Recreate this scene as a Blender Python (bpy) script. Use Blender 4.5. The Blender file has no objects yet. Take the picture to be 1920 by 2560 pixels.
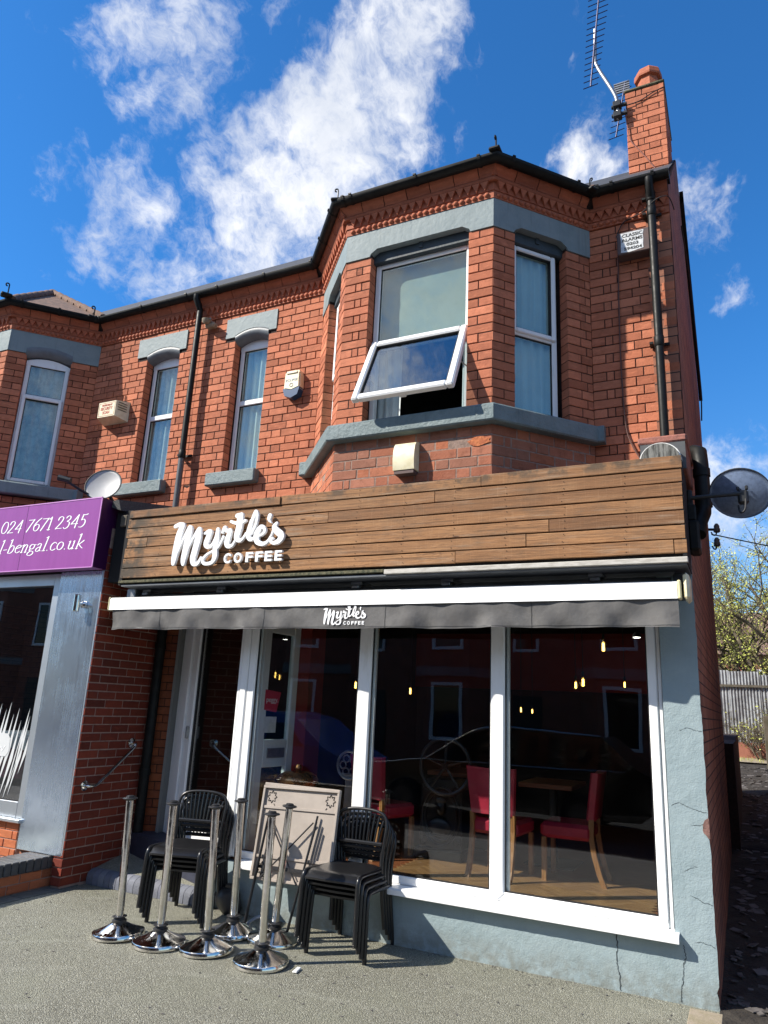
import bpy, math, random
import numpy as np
from mathutils import Matrix, Vector
random.seed(7)
R_ = math.radians
sc = bpy.context.scene
col = sc.collection

# ------------------------------------------------------------------ camera
CAM = Vector((0.2815, -5.8, 1.703))
cam = bpy.data.cameras.new("camera")
cam.sensor_fit = 'VERTICAL'; cam.sensor_height = 36.0; cam.lens = 36.0*1800/2560
cam.clip_start = 0.05; cam.clip_end = 2000
co = bpy.data.objects.new("camera", cam); col.objects.link(co)
yaw, pit, rol = 0.464334, 0.262848, 0.0476936
cF = Vector((-math.sin(yaw)*math.cos(pit), math.cos(yaw)*math.cos(pit), math.sin(pit)))
r0 = Vector((math.cos(yaw), math.sin(yaw), 0)); u0 = r0.cross(cF)
cR = math.cos(rol)*r0+math.sin(rol)*u0; cU = -math.sin(rol)*r0+math.cos(rol)*u0
co.matrix_world = Matrix(((cR.x, cU.x, -cF.x, CAM.x), (cR.y, cU.y, -cF.y, CAM.y), (cR.z, cU.z, -cF.z, CAM.z), (0, 0, 0, 1)))
sc.camera = co
def proj(p):
    v = Vector(p)-CAM; d = v.dot(cF)
    return (960+1800*v.dot(cR)/d, 1280-1800*v.dot(cU)/d) if d > .05 else (-9e3, -9e3)

# ------------------------------------------------------------------ light
LT = Vector((1.23, 1.0, -1.30)).normalized()          # direction the sunlight travels
sun = bpy.data.lights.new("sun", 'SUN'); sun.energy = 5.0; sun.angle = R_(0.53); sun.color = (1.0, 0.93, 0.82)
so = bpy.data.objects.new("sun", sun); col.objects.link(so)
so.rotation_euler = LT.to_track_quat('-Z', 'Y').to_euler(); so.location = (-20, -16, 22)
sc.view_settings.view_transform = 'Standard'; sc.view_settings.look = 'None'
sc.view_settings.exposure = 0.72; sc.view_settings.gamma = 1.0
sc.view_settings.use_curve_mapping = False

class NT:
    def __init__(s, tree): s.t = tree; s.n = tree.nodes; s.l = tree.links
    def new(s, typ, **kw):
        n = s.n.new(typ)
        for k, v in kw.items(): setattr(n, k, v)
        return n
    def put(s, sock, v):
        if v is None: return
        if isinstance(v, bpy.types.NodeSocket): s.l.new(v, sock)
        else:
            try: sock.default_value = v
            except Exception: sock.default_value = (v[0], v[1], v[2], 1.0)
    def math(s, op, a, b=None, c=None, clamp=False):
        n = s.new('ShaderNodeMath', operation=op); n.use_clamp = clamp
        s.put(n.inputs[0], a); s.put(n.inputs[1], b)
        if c is not None: s.put(n.inputs[2], c)
        return n.outputs[0]
    def vmath(s, op, a, b=None, out=0):
        n = s.new('ShaderNodeVectorMath', operation=op); s.put(n.inputs[0], a)
        if b is not None:
            if op == 'SCALE': s.put(n.inputs[3], b)
            else: s.put(n.inputs[1], b)
        return n.outputs[out]
    def noise(s, vec, scale, detail=4, rough=.55, dist=0, out='Fac'):
        n = s.new('ShaderNodeTexNoise'); s.put(n.inputs['Vector'], vec); n.inputs['Scale'].default_value = scale
        n.inputs['Detail'].default_value = detail; n.inputs['Roughness'].default_value = rough; n.inputs['Distortion'].default_value = dist
        return n.outputs[out]
    def ramp(s, fac, a, b, c0=0.0, c1=1.0, smooth=True):
        n = s.new('ShaderNodeMapRange'); n.interpolation_type = 'SMOOTHSTEP' if smooth else 'LINEAR'
        s.put(n.inputs[0], fac); n.inputs[1].default_value = a; n.inputs[2].default_value = b
        n.inputs[3].default_value = c0; n.inputs[4].default_value = c1
        return n.outputs[0]
    def mix(s, fac, a, b, blend='MIX'):
        n = s.new('ShaderNodeMix', data_type='RGBA', blend_type=blend); n.clamp_factor = True
        s.put(n.inputs[0], fac); s.put(n.inputs[6], a); s.put(n.inputs[7], b)
        return n.outputs[2]
    def mapping(s, vec, scale=(1, 1, 1), loc=(0, 0, 0), rot=(0, 0, 0)):
        n = s.new('ShaderNodeMapping'); s.put(n.inputs[0], vec)
        n.inputs['Location'].default_value = loc; n.inputs['Rotation'].default_value = rot; n.inputs['Scale'].default_value = scale
        return n.outputs[0]
    def coord(s, out='Object'): return s.new('ShaderNodeTexCoord').outputs[out]

# ------------------------------------------------------------------ sky
w = bpy.data.worlds.new("World"); sc.world = w; w.use_nodes = True
k = NT(w.node_tree); k.n.clear()
sky = k.new('ShaderNodeTexSky', sky_type='NISHITA'); sky.sun_disc = False
sky.sun_elevation = math.asin(-LT.z); sky.sun_rotation = math.atan2(-LT.x, -LT.y)
sky.altitude = 600; sky.air_density = 1.0; sky.dust_density = 0.25; sky.ozone_density = 3.5
hsv = k.new('ShaderNodeHueSaturation'); k.put(hsv.inputs['Color'], sky.outputs[0]); hsv.inputs['Saturation'].default_value = 1.15; hsv.inputs['Value'].default_value = 1.0
gen = k.coord('Generated')
d0 = k.vmath('NORMALIZE', gen)
sz = k.new('ShaderNodeSeparateXYZ'); k.put(sz.inputs[0], d0)
skyc = k.mix(k.ramp(sz.outputs[2], .02, .50), hsv.outputs[0], k.mix(1.0, hsv.outputs[0], (.54, 1.12, 1.42), 'MULTIPLY'))   # deeper blue overhead, pale at the horizon
wob = k.vmath('SCALE', k.vmath('SUBTRACT', k.noise(d0, 4.2, 5, .66, out='Color'), (.5, .5, .5)), .26)
dw = k.vmath('ADD', d0, wob)
CAPS = []   # cloud banks: (direction, angular radius, thickness)
def cap(px, py, r, wgt=1.0):
    px *= 1.15733; py *= 1.15733
    v = (cR*((px-960)/1800.0)-cU*((py-1280)/1800.0)+cF).normalized()
    CAPS.append((tuple(round(c, 3) for c in v), r, wgt))
for c in [(860, 40, .06, .78), (820, 120, .075, .9), (760, 210, .085, .95), (690, 290, .09, .95), (800, 300, .075, .85), (610, 370, .085, .92), (720, 400, .095, .9), (530, 450, .08, .85), (600, 500, .085, .82), (440, 540, .07, .72), (380, 600, .07, .66), (520, 580, .07, .7),
          (330, 50, .065, .52), (390, 15, .05, .50), (270, 110, .045, .48), (420, 240, .055, .54), (330, 250, .04, .46), (180, 350, .055, .62), (110, 390, .045, .56), (270, 440, .07, .78), (210, 500, .055, .66), (330, 520, .05, .56), (300, 590, .05, .5),
          (1290, 350, .055, .80), (1235, 305, .035, .60), (1370, 385, .05, .72), (1470, 425, .055, .74), (1550, 410, .04, .60), (1530, 640, .035, .54), (650, 10, .03, .52), (560, 90, .03, .46), (1245, 85, .022, .44), (960, 290, .04, .48), (1600, 1130, .12, .62), (1700, 1000, .08, .5)]:
    cap(*c)
# rest of the sky: unseen cloud banks, enlarged to whiten the window reflections
for v, r, g in [((-.9, -.2, .4), .34, .85), ((.6, -.6, .55), .32, .9), ((-.3, -.85, .45), .40, .95), ((.9, .2, .35), .28, .8), ((.2, -.5, .85), .3, .85), ((-.6, -.6, .55), .26, .8), ((.75, -.3, .6), .24, .8), ((.1, -.95, .3), .36, .9), ((-.95, .3, .2), .22, .7), ((0, .2, .98), .22, .65), ((-.42, -.20, .88), .17, .85), ((.35, -.85, .4), .3, .85)]:
    CAPS.append((v, r, g))
cov = None
for v, r, g in CAPS:
    dd = k.vmath('DISTANCE', dw, v, out=1)
    m = k.ramp(dd, r*1.5, 0, 0, g)
    cov = m if cov is None else k.math('SMOOTH_MAX', cov, m, .10)
dn = k.vmath('ADD', d0, k.vmath('SCALE', wob, .35))
fb = k.noise(dn, 8.0, 8, .64)
fil = k.math('SUBTRACT', 1., k.math('MULTIPLY', k.math('ABSOLUTE', k.math('SUBTRACT', k.noise(k.mapping(dn, (15, 7, 10), rot=(.4, .7, .3)), 1.3, 7, .7), .5)), 4.5))     # drawn-out filaments
dens = k.math('ADD', cov, k.math('MULTIPLY', k.math('SUBTRACT', fb, .5), 1.85))
dens = k.math('ADD', dens, k.math('MULTIPLY', k.math('SUBTRACT', fil, .45), .36))
cm = k.ramp(dens, .36, 1.22)
shade = k.noise(k.vmath('ADD', d0, (.03, .02, -.04)), 6.5, 6, .6)
ccol = k.mix(k.ramp(shade, .35, .68), (7.0, 7.05, 7.2), (5.0, 5.3, 5.9))
fin = k.mix(k.math('MULTIPLY', cm, .97, clamp=True), skyc, ccol)
bg = k.new('ShaderNodeBackground'); k.put(bg.inputs[0], fin); bg.inputs[1].default_value = 0.098
k.l.new(bg.outputs[0], k.new('ShaderNodeOutputWorld').inputs[0])

# ------------------------------------------------------------------ materials
M = {}
def newmat(name):
    m = bpy.data.materials.new(name); m.use_nodes = True; M[name] = m
    t = NT(m.node_tree); b = m.node_tree.nodes['Principled BSDF']
    return m, t, b
def mat(name, c, rough=.6, metal=0., var=.0, vscale=6., bump=0., bscale=60., spec=None, c2=None, stretch=(1, 1, 1), detail=5, rvar=0., coat=0., lo=.35, hi=.68, bdist=.01):
    m, t, b = newmat(name); o = t.mapping(t.coord(), stretch)
    cc = (c[0], c[1], c[2], 1)
    if var or c2:
        d = c2 if c2 else tuple(x*(1-var) for x in c)
        t.put(b.inputs['Base Color'], t.mix(t.ramp(t.noise(o, vscale, detail, .6), lo, hi), cc, (d[0], d[1], d[2], 1)))
    else: b.inputs['Base Color'].default_value = cc
    b.inputs['Roughness'].default_value = rough; b.inputs['Metallic'].default_value = metal
    if rvar: t.put(b.inputs['Roughness'], t.ramp(t.noise(o, vscale*1.7, 4), .3, .7, rough-rvar, rough+rvar))
    if spec is not None: b.inputs['Specular IOR Level'].default_value = spec
    if coat: b.inputs['Coat Weight'].default_value = coat; b.inputs['Coat Roughness'].default_value = .1
    if bump:
        bn = t.new('ShaderNodeBump'); bn.inputs['Strength'].default_value = bump; bn.inputs['Distance'].default_value = bdist
        t.put(bn.inputs['Height'], t.noise(o, bscale, 5, .6)); t.l.new(bn.outputs[0], b.inputs['Normal'])
    return m
def glassmat(name, f0=.09, tint=(.93, .97, .96), rough=0.0):
    m, t, b = newmat(name); t.n.remove(b)
    lw = t.new('ShaderNodeLayerWeight'); lw.inputs[0].default_value = .5
    f = t.math('ADD', f0, t.math('MULTIPLY', 1-f0, t.math('POWER', lw.outputs['Facing'], 5.0)))
    tr = t.new('ShaderNodeBsdfTransparent'); tr.inputs[0].default_value = (*tint, 1)
    gl = t.new('ShaderNodeBsdfGlossy'); gl.inputs['Roughness'].default_value = rough; gl.inputs[0].default_value = (1, 1, 1, 1)
    bn = t.new('ShaderNodeBump'); bn.inputs['Strength'].default_value = .05; bn.inputs['Distance'].default_value = .02
    t.put(bn.inputs['Height'], t.noise(t.coord(), 1.3, 2)); t.l.new(bn.outputs[0], gl.inputs['Normal'])
    mx = t.new('ShaderNodeMixShader'); t.put(mx.inputs[0], f); t.l.new(tr.outputs[0], mx.inputs[1]); t.l.new(gl.outputs[0], mx.inputs[2])
    t.l.new(mx.outputs[0], t.n['Material Output'].inputs[0])
    return m
def brickmat(name, cols, mort=None, spotty=.5, rough=.85):
    """per-brick tone from the attribute 'rnd' written on every brick"""
    m, t, b = newmat(name); o = t.coord()
    a = t.new('ShaderNodeAttribute'); a.attribute_name = 'rnd'
    sp = t.new('ShaderNodeSeparateColor'); t.l.new(a.outputs['Color'], sp.inputs[0])
    cr = t.new('ShaderNodeValToRGB'); t.put(cr.inputs[0], sp.outputs[0]); e = cr.color_ramp.elements
    n = len(cols)
    e[0].color = (*cols[0], 1); e[1].color = (*cols[-1], 1); e[1].position = 1.0
    for i in range(1, n-1):
        x = e.new(i/(n-1)); x.color = (*cols[i], 1)
    vg = t.ramp(sp.outputs[1], 0, 1, .80, 1.14, smooth=False); vc = t.new('ShaderNodeCombineXYZ'); [t.put(vc.inputs[q], vg) for q in range(3)]
    tone = t.mix(1.0, cr.outputs[0], vc.outputs[0], 'MULTIPLY')
    off = t.vmath('ADD', o, t.vmath('SCALE', a.outputs['Color'], 7.0))
    st = t.mapping(off, (9, 9, 40))
    c = t.mix(t.ramp(t.noise(off, 16, 6, .65), .45, .8, 0, spotty), tone, tuple(x*.42 for x in cols[0]))
    c = t.mix(t.ramp(t.noise(st, 1.0, 4), .5, .75, 0, .35), c, tuple(min(1, x*1.5) for x in cols[n//2]))
    c = t.mix(t.ramp(t.noise(off, 150, 2), .66, .74, 0, .6), c, (.03, .015, .012))
    soot = t.noise(t.mapping(o, (1.4, 1.4, .55)), 1.1, 6, .65)
    c = t.mix(t.ramp(soot, .48, .78, 0, .34), c, (.085, .040, .030))
    run = t.noise(t.mapping(o, (11, 11, .7)), 1., 5, .6)
    c = t.mix(t.ramp(run, .56, .8, 0, .26), c, (.07, .035, .027))
    eff = t.noise(t.mapping(o, (3, 3, 4)), 1.3, 6, .7)
    c = t.mix(t.ramp(eff, .62, .82, 0, .18), c, (.60, .38, .29))
    t.put(b.inputs['Base Color'], c); b.inputs['Roughness'].default_value = rough; b.inputs['Specular IOR Level'].default_value = .25
    bn = t.new('ShaderNodeBump'); bn.inputs['Strength'].default_value = .55; bn.inputs['Distance'].default_value = .006
    t.put(bn.inputs['Height'], t.math('ADD', t.noise(off, 60, 6, .65), t.math('MULTIPLY', t.noise(off, 11, 3), .8)))
    t.l.new(bn.outputs[0], b.inputs['Normal'])
    return m
brickmat('brick_old', [(.35, .114, .060), (.46, .158, .084), (.52, .186, .102), (.42, .138, .074)], spotty=.42)
brickmat('brick_pale', [(.30, .105, .06), (.40, .15, .088), (.27, .125, .085), (.45, .15, .075)], spotty=.55)
brickmat('brick_cant', [(.38, .13, .055), (.45, .17, .07), (.41, .15, .06)], spotty=.2)
brickmat('brick_red', [(.17, .030, .018), (.22, .042, .022), (.13, .028, .018)], spotty=.4)
brickmat('brick_orange', [(.42, .12, .05), (.50, .16, .07), (.38, .10, .045)], spotty=.25)
brickmat('brick_blue', [(.07, .075, .08), (.11, .11, .11), (.05, .055, .06)], spotty=.4, rough=.6)
brickmat('brick_glazed', [(.22, .055, .02), (.28, .075, .025), (.17, .04, .02)], spotty=.4, rough=.45)
brickmat('bullnose', [(.12, .13, .16), (.17, .18, .21), (.14, .15, .19)], spotty=.3, rough=.75)
brickmat('terracotta', [(.36, .10, .05), (.43, .135, .07), (.30, .085, .045)], spotty=.35, rough=.7)
mat('mortar_dark', (.030, .014, .010), .95, var=.5, vscale=30, bump=.5, bscale=80)
mat('mortar_pale', (.30, .21, .17), .95, var=.4, vscale=20, bump=.5, bscale=80)
mat('mortar_pink', (.42, .29, .24), .95, var=.3, vscale=20, bump=.4, bscale=80)
mat('lintel_dark', (.035, .05, .06), .6, var=.3, vscale=8, bump=.3, bscale=40)  # soffit shade put into the colour, darker than the painted band
mat('lintel_grey', (.15, .17, .19), .5, var=.25, vscale=8, bump=.2, bscale=40)
mat('upvc', (.79, .80, .80), .3, c2=(.66, .66, .63), vscale=7, stretch=(4, 4, .8), lo=.52, hi=.85)
mat('upvc_dirty', (.74, .75, .74), .35, c2=(.60, .60, .56), vscale=9, lo=.5, hi=.85)
mat('gasket', (.012, .012, .014), .6)
mat('black_plastic', (.006, .0065, .0065), .5, c2=(.012, .013, .012), vscale=12, rvar=.06, spec=.22)
mat('grey_pipe', (.10, .105, .11), .4, var=.2, vscale=9)
mat('lead', (.075, .08, .085), .6, var=.3, vscale=9)
mat('felt', (.035, .036, .038), .95, c2=(.09, .09, .09), vscale=120, bump=.8, bscale=200)
mat('awning_cloth', (.125, .122, .12), .9, c2=(.08, .078, .078), vscale=4.5, bump=.25, bscale=9, bdist=.03)
mat('awning_white', (.84, .85, .86), .25)
mat('cream_plastic', (.72, .67, .48), .4, c2=(.62, .56, .36), vscale=18)
mat('cream_yellow', (.75, .68, .40), .4)
mat('letter_white', (.86, .87, .88), .3)
mat('letter_side', (.62, .63, .64), .4)
mat('dark_metal', (.03, .032, .034), .45, metal=.3)
mat('grey_metal', (.34, .35, .36), .4, metal=.7, var=.2, vscale=20)
mat('soffit_grey', (.13, .145, .165), .7, var=.3, vscale=4)
mat('black_void', (.006, .006, .007), .9)
mat('curtain', (.66, .72, .72), .9, var=.1, vscale=5)
mat('batten_pale', (.52, .50, .46), .8, c2=(.36, .34, .30), vscale=5, stretch=(2, 9, 9))
mat('net_curtain', (.55, .58, .58), .9, var=.25, vscale=14)
mat('plaster_dim', (.20, .20, .19), .9)
mat('chair_black', (.010, .010, .011), .30)
mat('rubber_black', (.02, .02, .022), .45)
mat('table_paint', (.33, .285, .245), .45, var=.12, vscale=7, bump=.1, bscale=90)
mat('table_iron', (.018, .018, .02), .4, metal=.2)
mat('sticker_red', (.62, .03, .08), .4)
mat('paper', (.8, .8, .78), .7, var=.15, vscale=30)
mat('terrac_slab', (.32, .12, .085), .8, c2=(.22, .09, .07), vscale=18, bump=.5, bscale=60)
mat('lichen_board', (.24, .24, .22), .95, c2=(.05, .05, .045), vscale=9, stretch=(6, 6, .8), bump=.8, bscale=40)
mat('moss', (.13, .12, .07), .95, c2=(.045, .05, .03), vscale=30, bump=.8, bscale=70)
mat('tile_brown', (.20, .12, .085), .9, c2=(.11, .075, .06), vscale=14, bump=.5, bscale=60)
mat('slate', (.05, .052, .058), .7, var=.4, vscale=8)
mat('purple', (.275, .064, .285), .3, c2=(.25, .056, .26), vscale=3, stretch=(6, 6, .6))
mat('purple_side', (.045, .006, .05), .35)
mat('purple_edge', (.55, .25, .56), .4)
mat('aluminium', (.50, .54, .58), .35, metal=.75, var=.1, vscale=5)
mat('maroon', (.16, .015, .05), .7)
mat('cloth_white', (.75, .75, .76), .8)
mat('frosted', (.55, .57, .58), .7)
mat('red_leather', (.46, .028, .055), .38, c2=(.34, .018, .04), vscale=5, bump=.15, bscale=120)
mat('oak', (.36, .17, .055), .45, c2=(.24, .10, .03), vscale=4, stretch=(14, 14, 1.2))
mat('table_wood', (.26, .09, .04), .35, c2=(.17, .05, .02), vscale=5, stretch=(1, 9, 9))
mat('cast_iron', (.012, .013, .015), .3, metal=.2, bump=.3, bscale=40)
mat('copper', (.60, .28, .11), .28, metal=.75, c2=(.35, .15, .07), vscale=9, rvar=.08)
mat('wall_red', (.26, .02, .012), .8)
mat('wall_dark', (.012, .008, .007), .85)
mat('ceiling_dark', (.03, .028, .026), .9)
mat('navy_step', (.028, .032, .055), .6, var=.3, vscale=8, bump=.4, bscale=40)
mat('concrete_tile', (.13, .13, .12), .9, c2=(.085, .088, .075), vscale=7, bump=.5, bscale=60)
mat('slab_buff', (.30, .25, .19), .9, c2=(.22, .19, .12), vscale=9, bump=.5, bscale=60)
mat('soil', (.022, .018, .014), 1.0, c2=(.045, .038, .03), vscale=5, bump=1., bscale=25, bdist=.04)
mat('litter_grey', (.14, .13, .125), .8, c2=(.04, .035, .03), vscale=4)
mat('bark', (.16, .13, .09), .95, c2=(.09, .075, .05), vscale=12, bump=.8, bscale=30)
mat('galv', (.42, .44, .46), .5, metal=.55, c2=(.22, .22, .23), vscale=3, bump=.1, bscale=30)
mat('timber_grey', (.12, .10, .08), .9, c2=(.07, .065, .04), vscale=6)
mat('render_far', (.30, .12, .08), .9, var=.3, vscale=3)
mat('asphalt', (.05, .05, .052), .95, c2=(.035, .035, .036), vscale=60, bump=.6, bscale=150)
mat('paving', (.26, .25, .235), .9, c2=(.20, .195, .185), vscale=3, bump=.3, bscale=60)
mat('kerb_stone', (.30, .29, .28), .9, var=.25, vscale=8, bump=.4, bscale=60)
mat('car_black', (.008, .008, .009), .12, coat=.8)
mat('car_blue', (.015, .06, .30), .18, coat=.8)
mat('car_glass', (.01, .012, .014), .04)
mat('tyre', (.015, .015, .016), .85)
mat('chrome_dark', (.10, .10, .105), .35, metal=.8)
mat('label_paper', (.62, .64, .65), .6, c2=(.42, .43, .44), vscale=28)
mat('alarm_brown', (.10, .060, .052), .7, c2=(.075, .05, .05), vscale=10)
mat('print_dark', (.03, .035, .035), .7)
mat('print_red', (.42, .07, .04), .7)
mat('print_blue', (.15, .22, .32), .7)
mat('alarm_blue', (.01, .05, .13), .3)
mat('dish_grey', (.40, .41, .41), .5, var=.1, vscale=6)
mat('dish_dark', (.20, .27, .42), .4, var=.25, vscale=40, metal=.2)  # sky showing through the mesh is put into the colour as blue
mat('aerial_blue', (.02, .02, .07), .5, metal=.3)
mat('porcelain', (.10, .11, .10), .4)
mat('wire', (.02, .02, .022), .7)
mat('wire_brown', (.10, .045, .035), .7)
mat('crack', (.045, .055, .06), 1.0)
mat('chip', (.24, .13, .11), 1.0, c2=(.12, .07, .06), vscale=22, bump=1., bscale=40)
glassmat('glass_shop', .046, (.90, .93, .93))
glassmat('glass_rest', .12, (.62, .66, .68))
glassmat('glass_up', .085, (.86, .92, .90))
glassmat('glass_sash', .20, (.80, .87, .88))
mat('blind_grey', (.30, .35, .35), .9, var=.15, vscale=3)
mat('chip_orange', (.50, .17, .07), 1.0, c2=(.36, .11, .05), vscale=30, bump=1., bscale=50)
glassmat('glass_small', .13, (.84, .91, .91))

def chrome():
    m, t, b = newmat('chrome'); o = t.coord()
    t.put(b.inputs['Base Color'], t.mix(t.ramp(t.noise(o, 14, 5), .45, .75, 0, .6), (.72, .70, .66), (.50, .46, .40)))
    b.inputs['Metallic'].default_value = 1.
    t.put(b.inputs['Roughness'], t.ramp(t.noise(o, 30, 4), .35, .7, .07, .2))
    bn = t.new('ShaderNodeBump'); bn.inputs['Strength'].default_value = .06; bn.inputs['Distance'].default_value = .004
    t.put(bn.inputs['Height'], t.noise(o, 35, 3)); t.l.new(bn.outputs[0], b.inputs['Normal'])
chrome()
def brushed():
    m, t, b = newmat('brushed_steel'); o = t.coord()
    n1 = t.noise(t.mapping(o, (90, 90, 2)), 1., 4); n2 = t.noise(o, 3.2, 5, .6); n3 = t.noise(o, 70, 3, .7)
    c = t.mix(t.ramp(n2, .4, .7), (.60, .70, .82), (.52, .62, .74))  # sky reflection put into the base colour as a blue tint
    c = t.mix(t.ramp(n3, .66, .76, 0, .5), c, (.60, .61, .62))
    t.put(b.inputs['Base Color'], c); b.inputs['Metallic'].default_value = .92
    t.put(b.inputs['Roughness'], t.math('ADD', t.ramp(n1, .3, .7, .17, .25), t.ramp(n2, .4, .7, 0, .08)))
    b.inputs['Anisotropic'].default_value = .4
    bn = t.new('ShaderNodeBump'); bn.inputs['Strength'].default_value = .12; bn.inputs['Distance'].default_value = .01
    t.put(bn.inputs['Height'], t.noise(o, 2.2, 3)); t.l.new(bn.outputs[0], b.inputs['Normal'])
brushed()
def wood():
    m, t, b = newmat('cedar'); o = t.coord()
    oi = t.new('ShaderNodeObjectInfo'); rnd = oi.outputs['Random']
    sh = t.new('ShaderNodeCombineXYZ'); t.put(sh.inputs[0], t.math('MULTIPLY', rnd, 37.)); t.put(sh.inputs[2], t.math('MULTIPLY', rnd, 11.))
    p = t.vmath('ADD', o, sh.outputs[0])
    knots = t.new('ShaderNodeTexVoronoi'); t.put(knots.inputs['Vector'], t.mapping(p, (2.0, 1, 9.5))); knots.inputs['Scale'].default_value = 1.0
    kd = knots.outputs['Distance']
    warp = t.math('MULTIPLY', t.ramp(kd, .32, .0), 2.2)
    g = t.mapping(p, (1.1, 1, 26))
    gr = t.noise(t.vmath('ADD', g, (0, 0, 0)), 1.6, 5, .6, .4)
    rings = t.math('SINE', t.math('ADD', t.math('MULTIPLY', gr, 34.), t.math('MULTIPLY', warp, 7.)))
    fine = t.noise(t.mapping(p, (8, 1, 260)), 1., 4, .7)
    saw = t.noise(t.mapping(p, (130, 1, 3)), 1., 2)
    base = t.mix(t.ramp(rnd, 0, 1, smooth=False), (.42, .215, .094), (.20, .098, .046))
    c = t.mix(t.ramp(rings, -.2, .95, 0, .55), base, (.19, .092, .042))
    c = t.mix(t.ramp(fine, .45, .75, 0, .5), c, (.15, .078, .038))
    c = t.mix(t.ramp(saw, .55, .8, 0, .25), c, (.48, .29, .155))
    c = t.mix(t.ramp(kd, .075, .035, 0, .9), c, (.055, .024, .012))
    blot = t.noise(t.mapping(p, (1, 1, 3)), 1.6, 4)
    c = t.mix(t.ramp(blot, .48, .8, 0, .45), c, (.46, .27, .135))
    str_ = t.noise(t.mapping(p, (1.5, 1, 55)), 1., 6, .7); c = t.mix(t.ramp(str_, .47, .68, 0, .8), c, (.105, .056, .030))
    wet = t.noise(t.mapping(o, (2.2, 2.2, 5)), 1.2, 6, .7); c = t.mix(t.ramp(wet, .48, .74, 0, .6), c, (.13, .082, .05))
    grey = t.noise(t.mapping(p, (1.2, 1, 14)), 1.7, 5, .65); c = t.mix(t.ramp(grey, .52, .76, 0, .5), c, (.34, .27, .20))
    # weathering: grey-black stain near the left end and along the top board
    sx = t.new('ShaderNodeSeparateXYZ'); t.put(sx.inputs[0], o)
    st = t.noise(o, 7, 6, .65)
    left = t.math('MULTIPLY', t.ramp(sx.outputs[0], -4.35, -4.95), t.ramp(st, .38, .6))
    top = t.math('MULTIPLY', t.ramp(sx.outputs[2], 3.345, 3.42), t.ramp(st, .46, .62, 0, .8))
    c = t.mix(t.math('MAXIMUM', left, top), c, (.075, .058, .042))
    t.put(b.inputs['Base Color'], c); b.inputs['Roughness'].default_value = .78; b.inputs['Specular IOR Level'].default_value = .3
    bn = t.new('ShaderNodeBump'); bn.inputs['Strength'].default_value = .35; bn.inputs['Distance'].default_value = .004
    t.put(bn.inputs['Height'], t.math('ADD', fine, t.math('MULTIPLY', rings, .3))); t.l.new(bn.outputs[0], b.inputs['Normal'])
wood()
def old_paint(name, c1, c2, under, flake, rough, bs, bd):
    m, t, b = newmat(name); o = t.coord()
    c = t.mix(t.ramp(t.noise(o, 5, 6, .62), .35, .7), (*c1, 1), (*c2, 1))
    dr = t.noise(t.mapping(o, (26, 26, 1.6)), 1., 4, .6)                    # rain runs
    c = t.mix(t.ramp(dr, .54, .78, 0, .45), c, tuple(x*.55 for x in c2))
    c = t.mix(t.ramp(t.noise(o, 3.1, 6, .7), .55, .75, 0, .35), c, (.10, .10, .09))
    fl = t.noise(o, 19, 8, .7); fm = t.ramp(fl, .69, .715, 0, flake)
    c = t.mix(fm, c, (*under, 1))
    t.put(b.inputs['Base Color'], c); b.inputs['Roughness'].default_value = rough; b.inputs['Specular IOR Level'].default_value = .35
    bn = t.new('ShaderNodeBump'); bn.inputs['Strength'].default_value = .7; bn.inputs['Distance'].default_value = bd
    t.put(bn.inputs['Height'], t.math('SUBTRACT', t.noise(o, bs, 7, .65), t.math('MULTIPLY', fm, .5))); t.l.new(bn.outputs[0], b.inputs['Normal'])
old_paint('painted_stone', (.215, .262, .272), (.175, .222, .235), (.36, .36, .33), .55, .62, 20, .008)
old_paint('painted_sill', (.165, .215, .225), (.12, .165, .175), (.30, .31, .29), .35, .55, 30, .014)
def render_blue():
    m, t, b = newmat('blue_render'); o = t.coord()
    sx = t.new('ShaderNodeSeparateXYZ'); t.put(sx.inputs[0], o)
    n1 = t.noise(o, 2.6, 6, .62); n2 = t.noise(t.mapping(o, (3, 3, 9)), 1., 5)
    c = t.mix(t.ramp(n1, .35, .72), (.275, .345, .368), (.235, .305, .328))
    c = t.mix(t.ramp(n2, .55, .8, 0, .4), c, (.34, .40, .415))
    drt = t.math('MULTIPLY', t.ramp(sx.outputs[2], .26, .0), t.ramp(t.noise(o, 11, 7, .7), .30, .62))
    c = t.mix(t.math('MULTIPLY', drt, .8), c, (.17, .18, .16))
    run = t.noise(t.mapping(o, (30, 30, 1.3)), 1., 4, .6)
    c = t.mix(t.math('MULTIPLY', t.ramp(run, .52, .78, 0, .4), t.ramp(n1, .35, .7)), c, (.20, .245, .25))
    spk = t.noise(o, 120, 3, .7); c = t.mix(t.ramp(spk, .70, .76, 0, .6), c, (.16, .18, .17))
    t.put(b.inputs['Base Color'], c); b.inputs['Roughness'].default_value = .75; b.inputs['Specular IOR Level'].default_value = .3
    bn = t.new('ShaderNodeBump'); bn.inputs['Strength'].default_value = .6; bn.inputs['Distance'].default_value = .012
    t.put(bn.inputs['Height'], t.math('ADD', t.noise(o, 14, 6, .62), t.math('MULTIPLY', t.noise(o, 90, 3), .3)))
    t.l.new(bn.outputs[0], b.inputs['Normal'])
render_blue()
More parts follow.
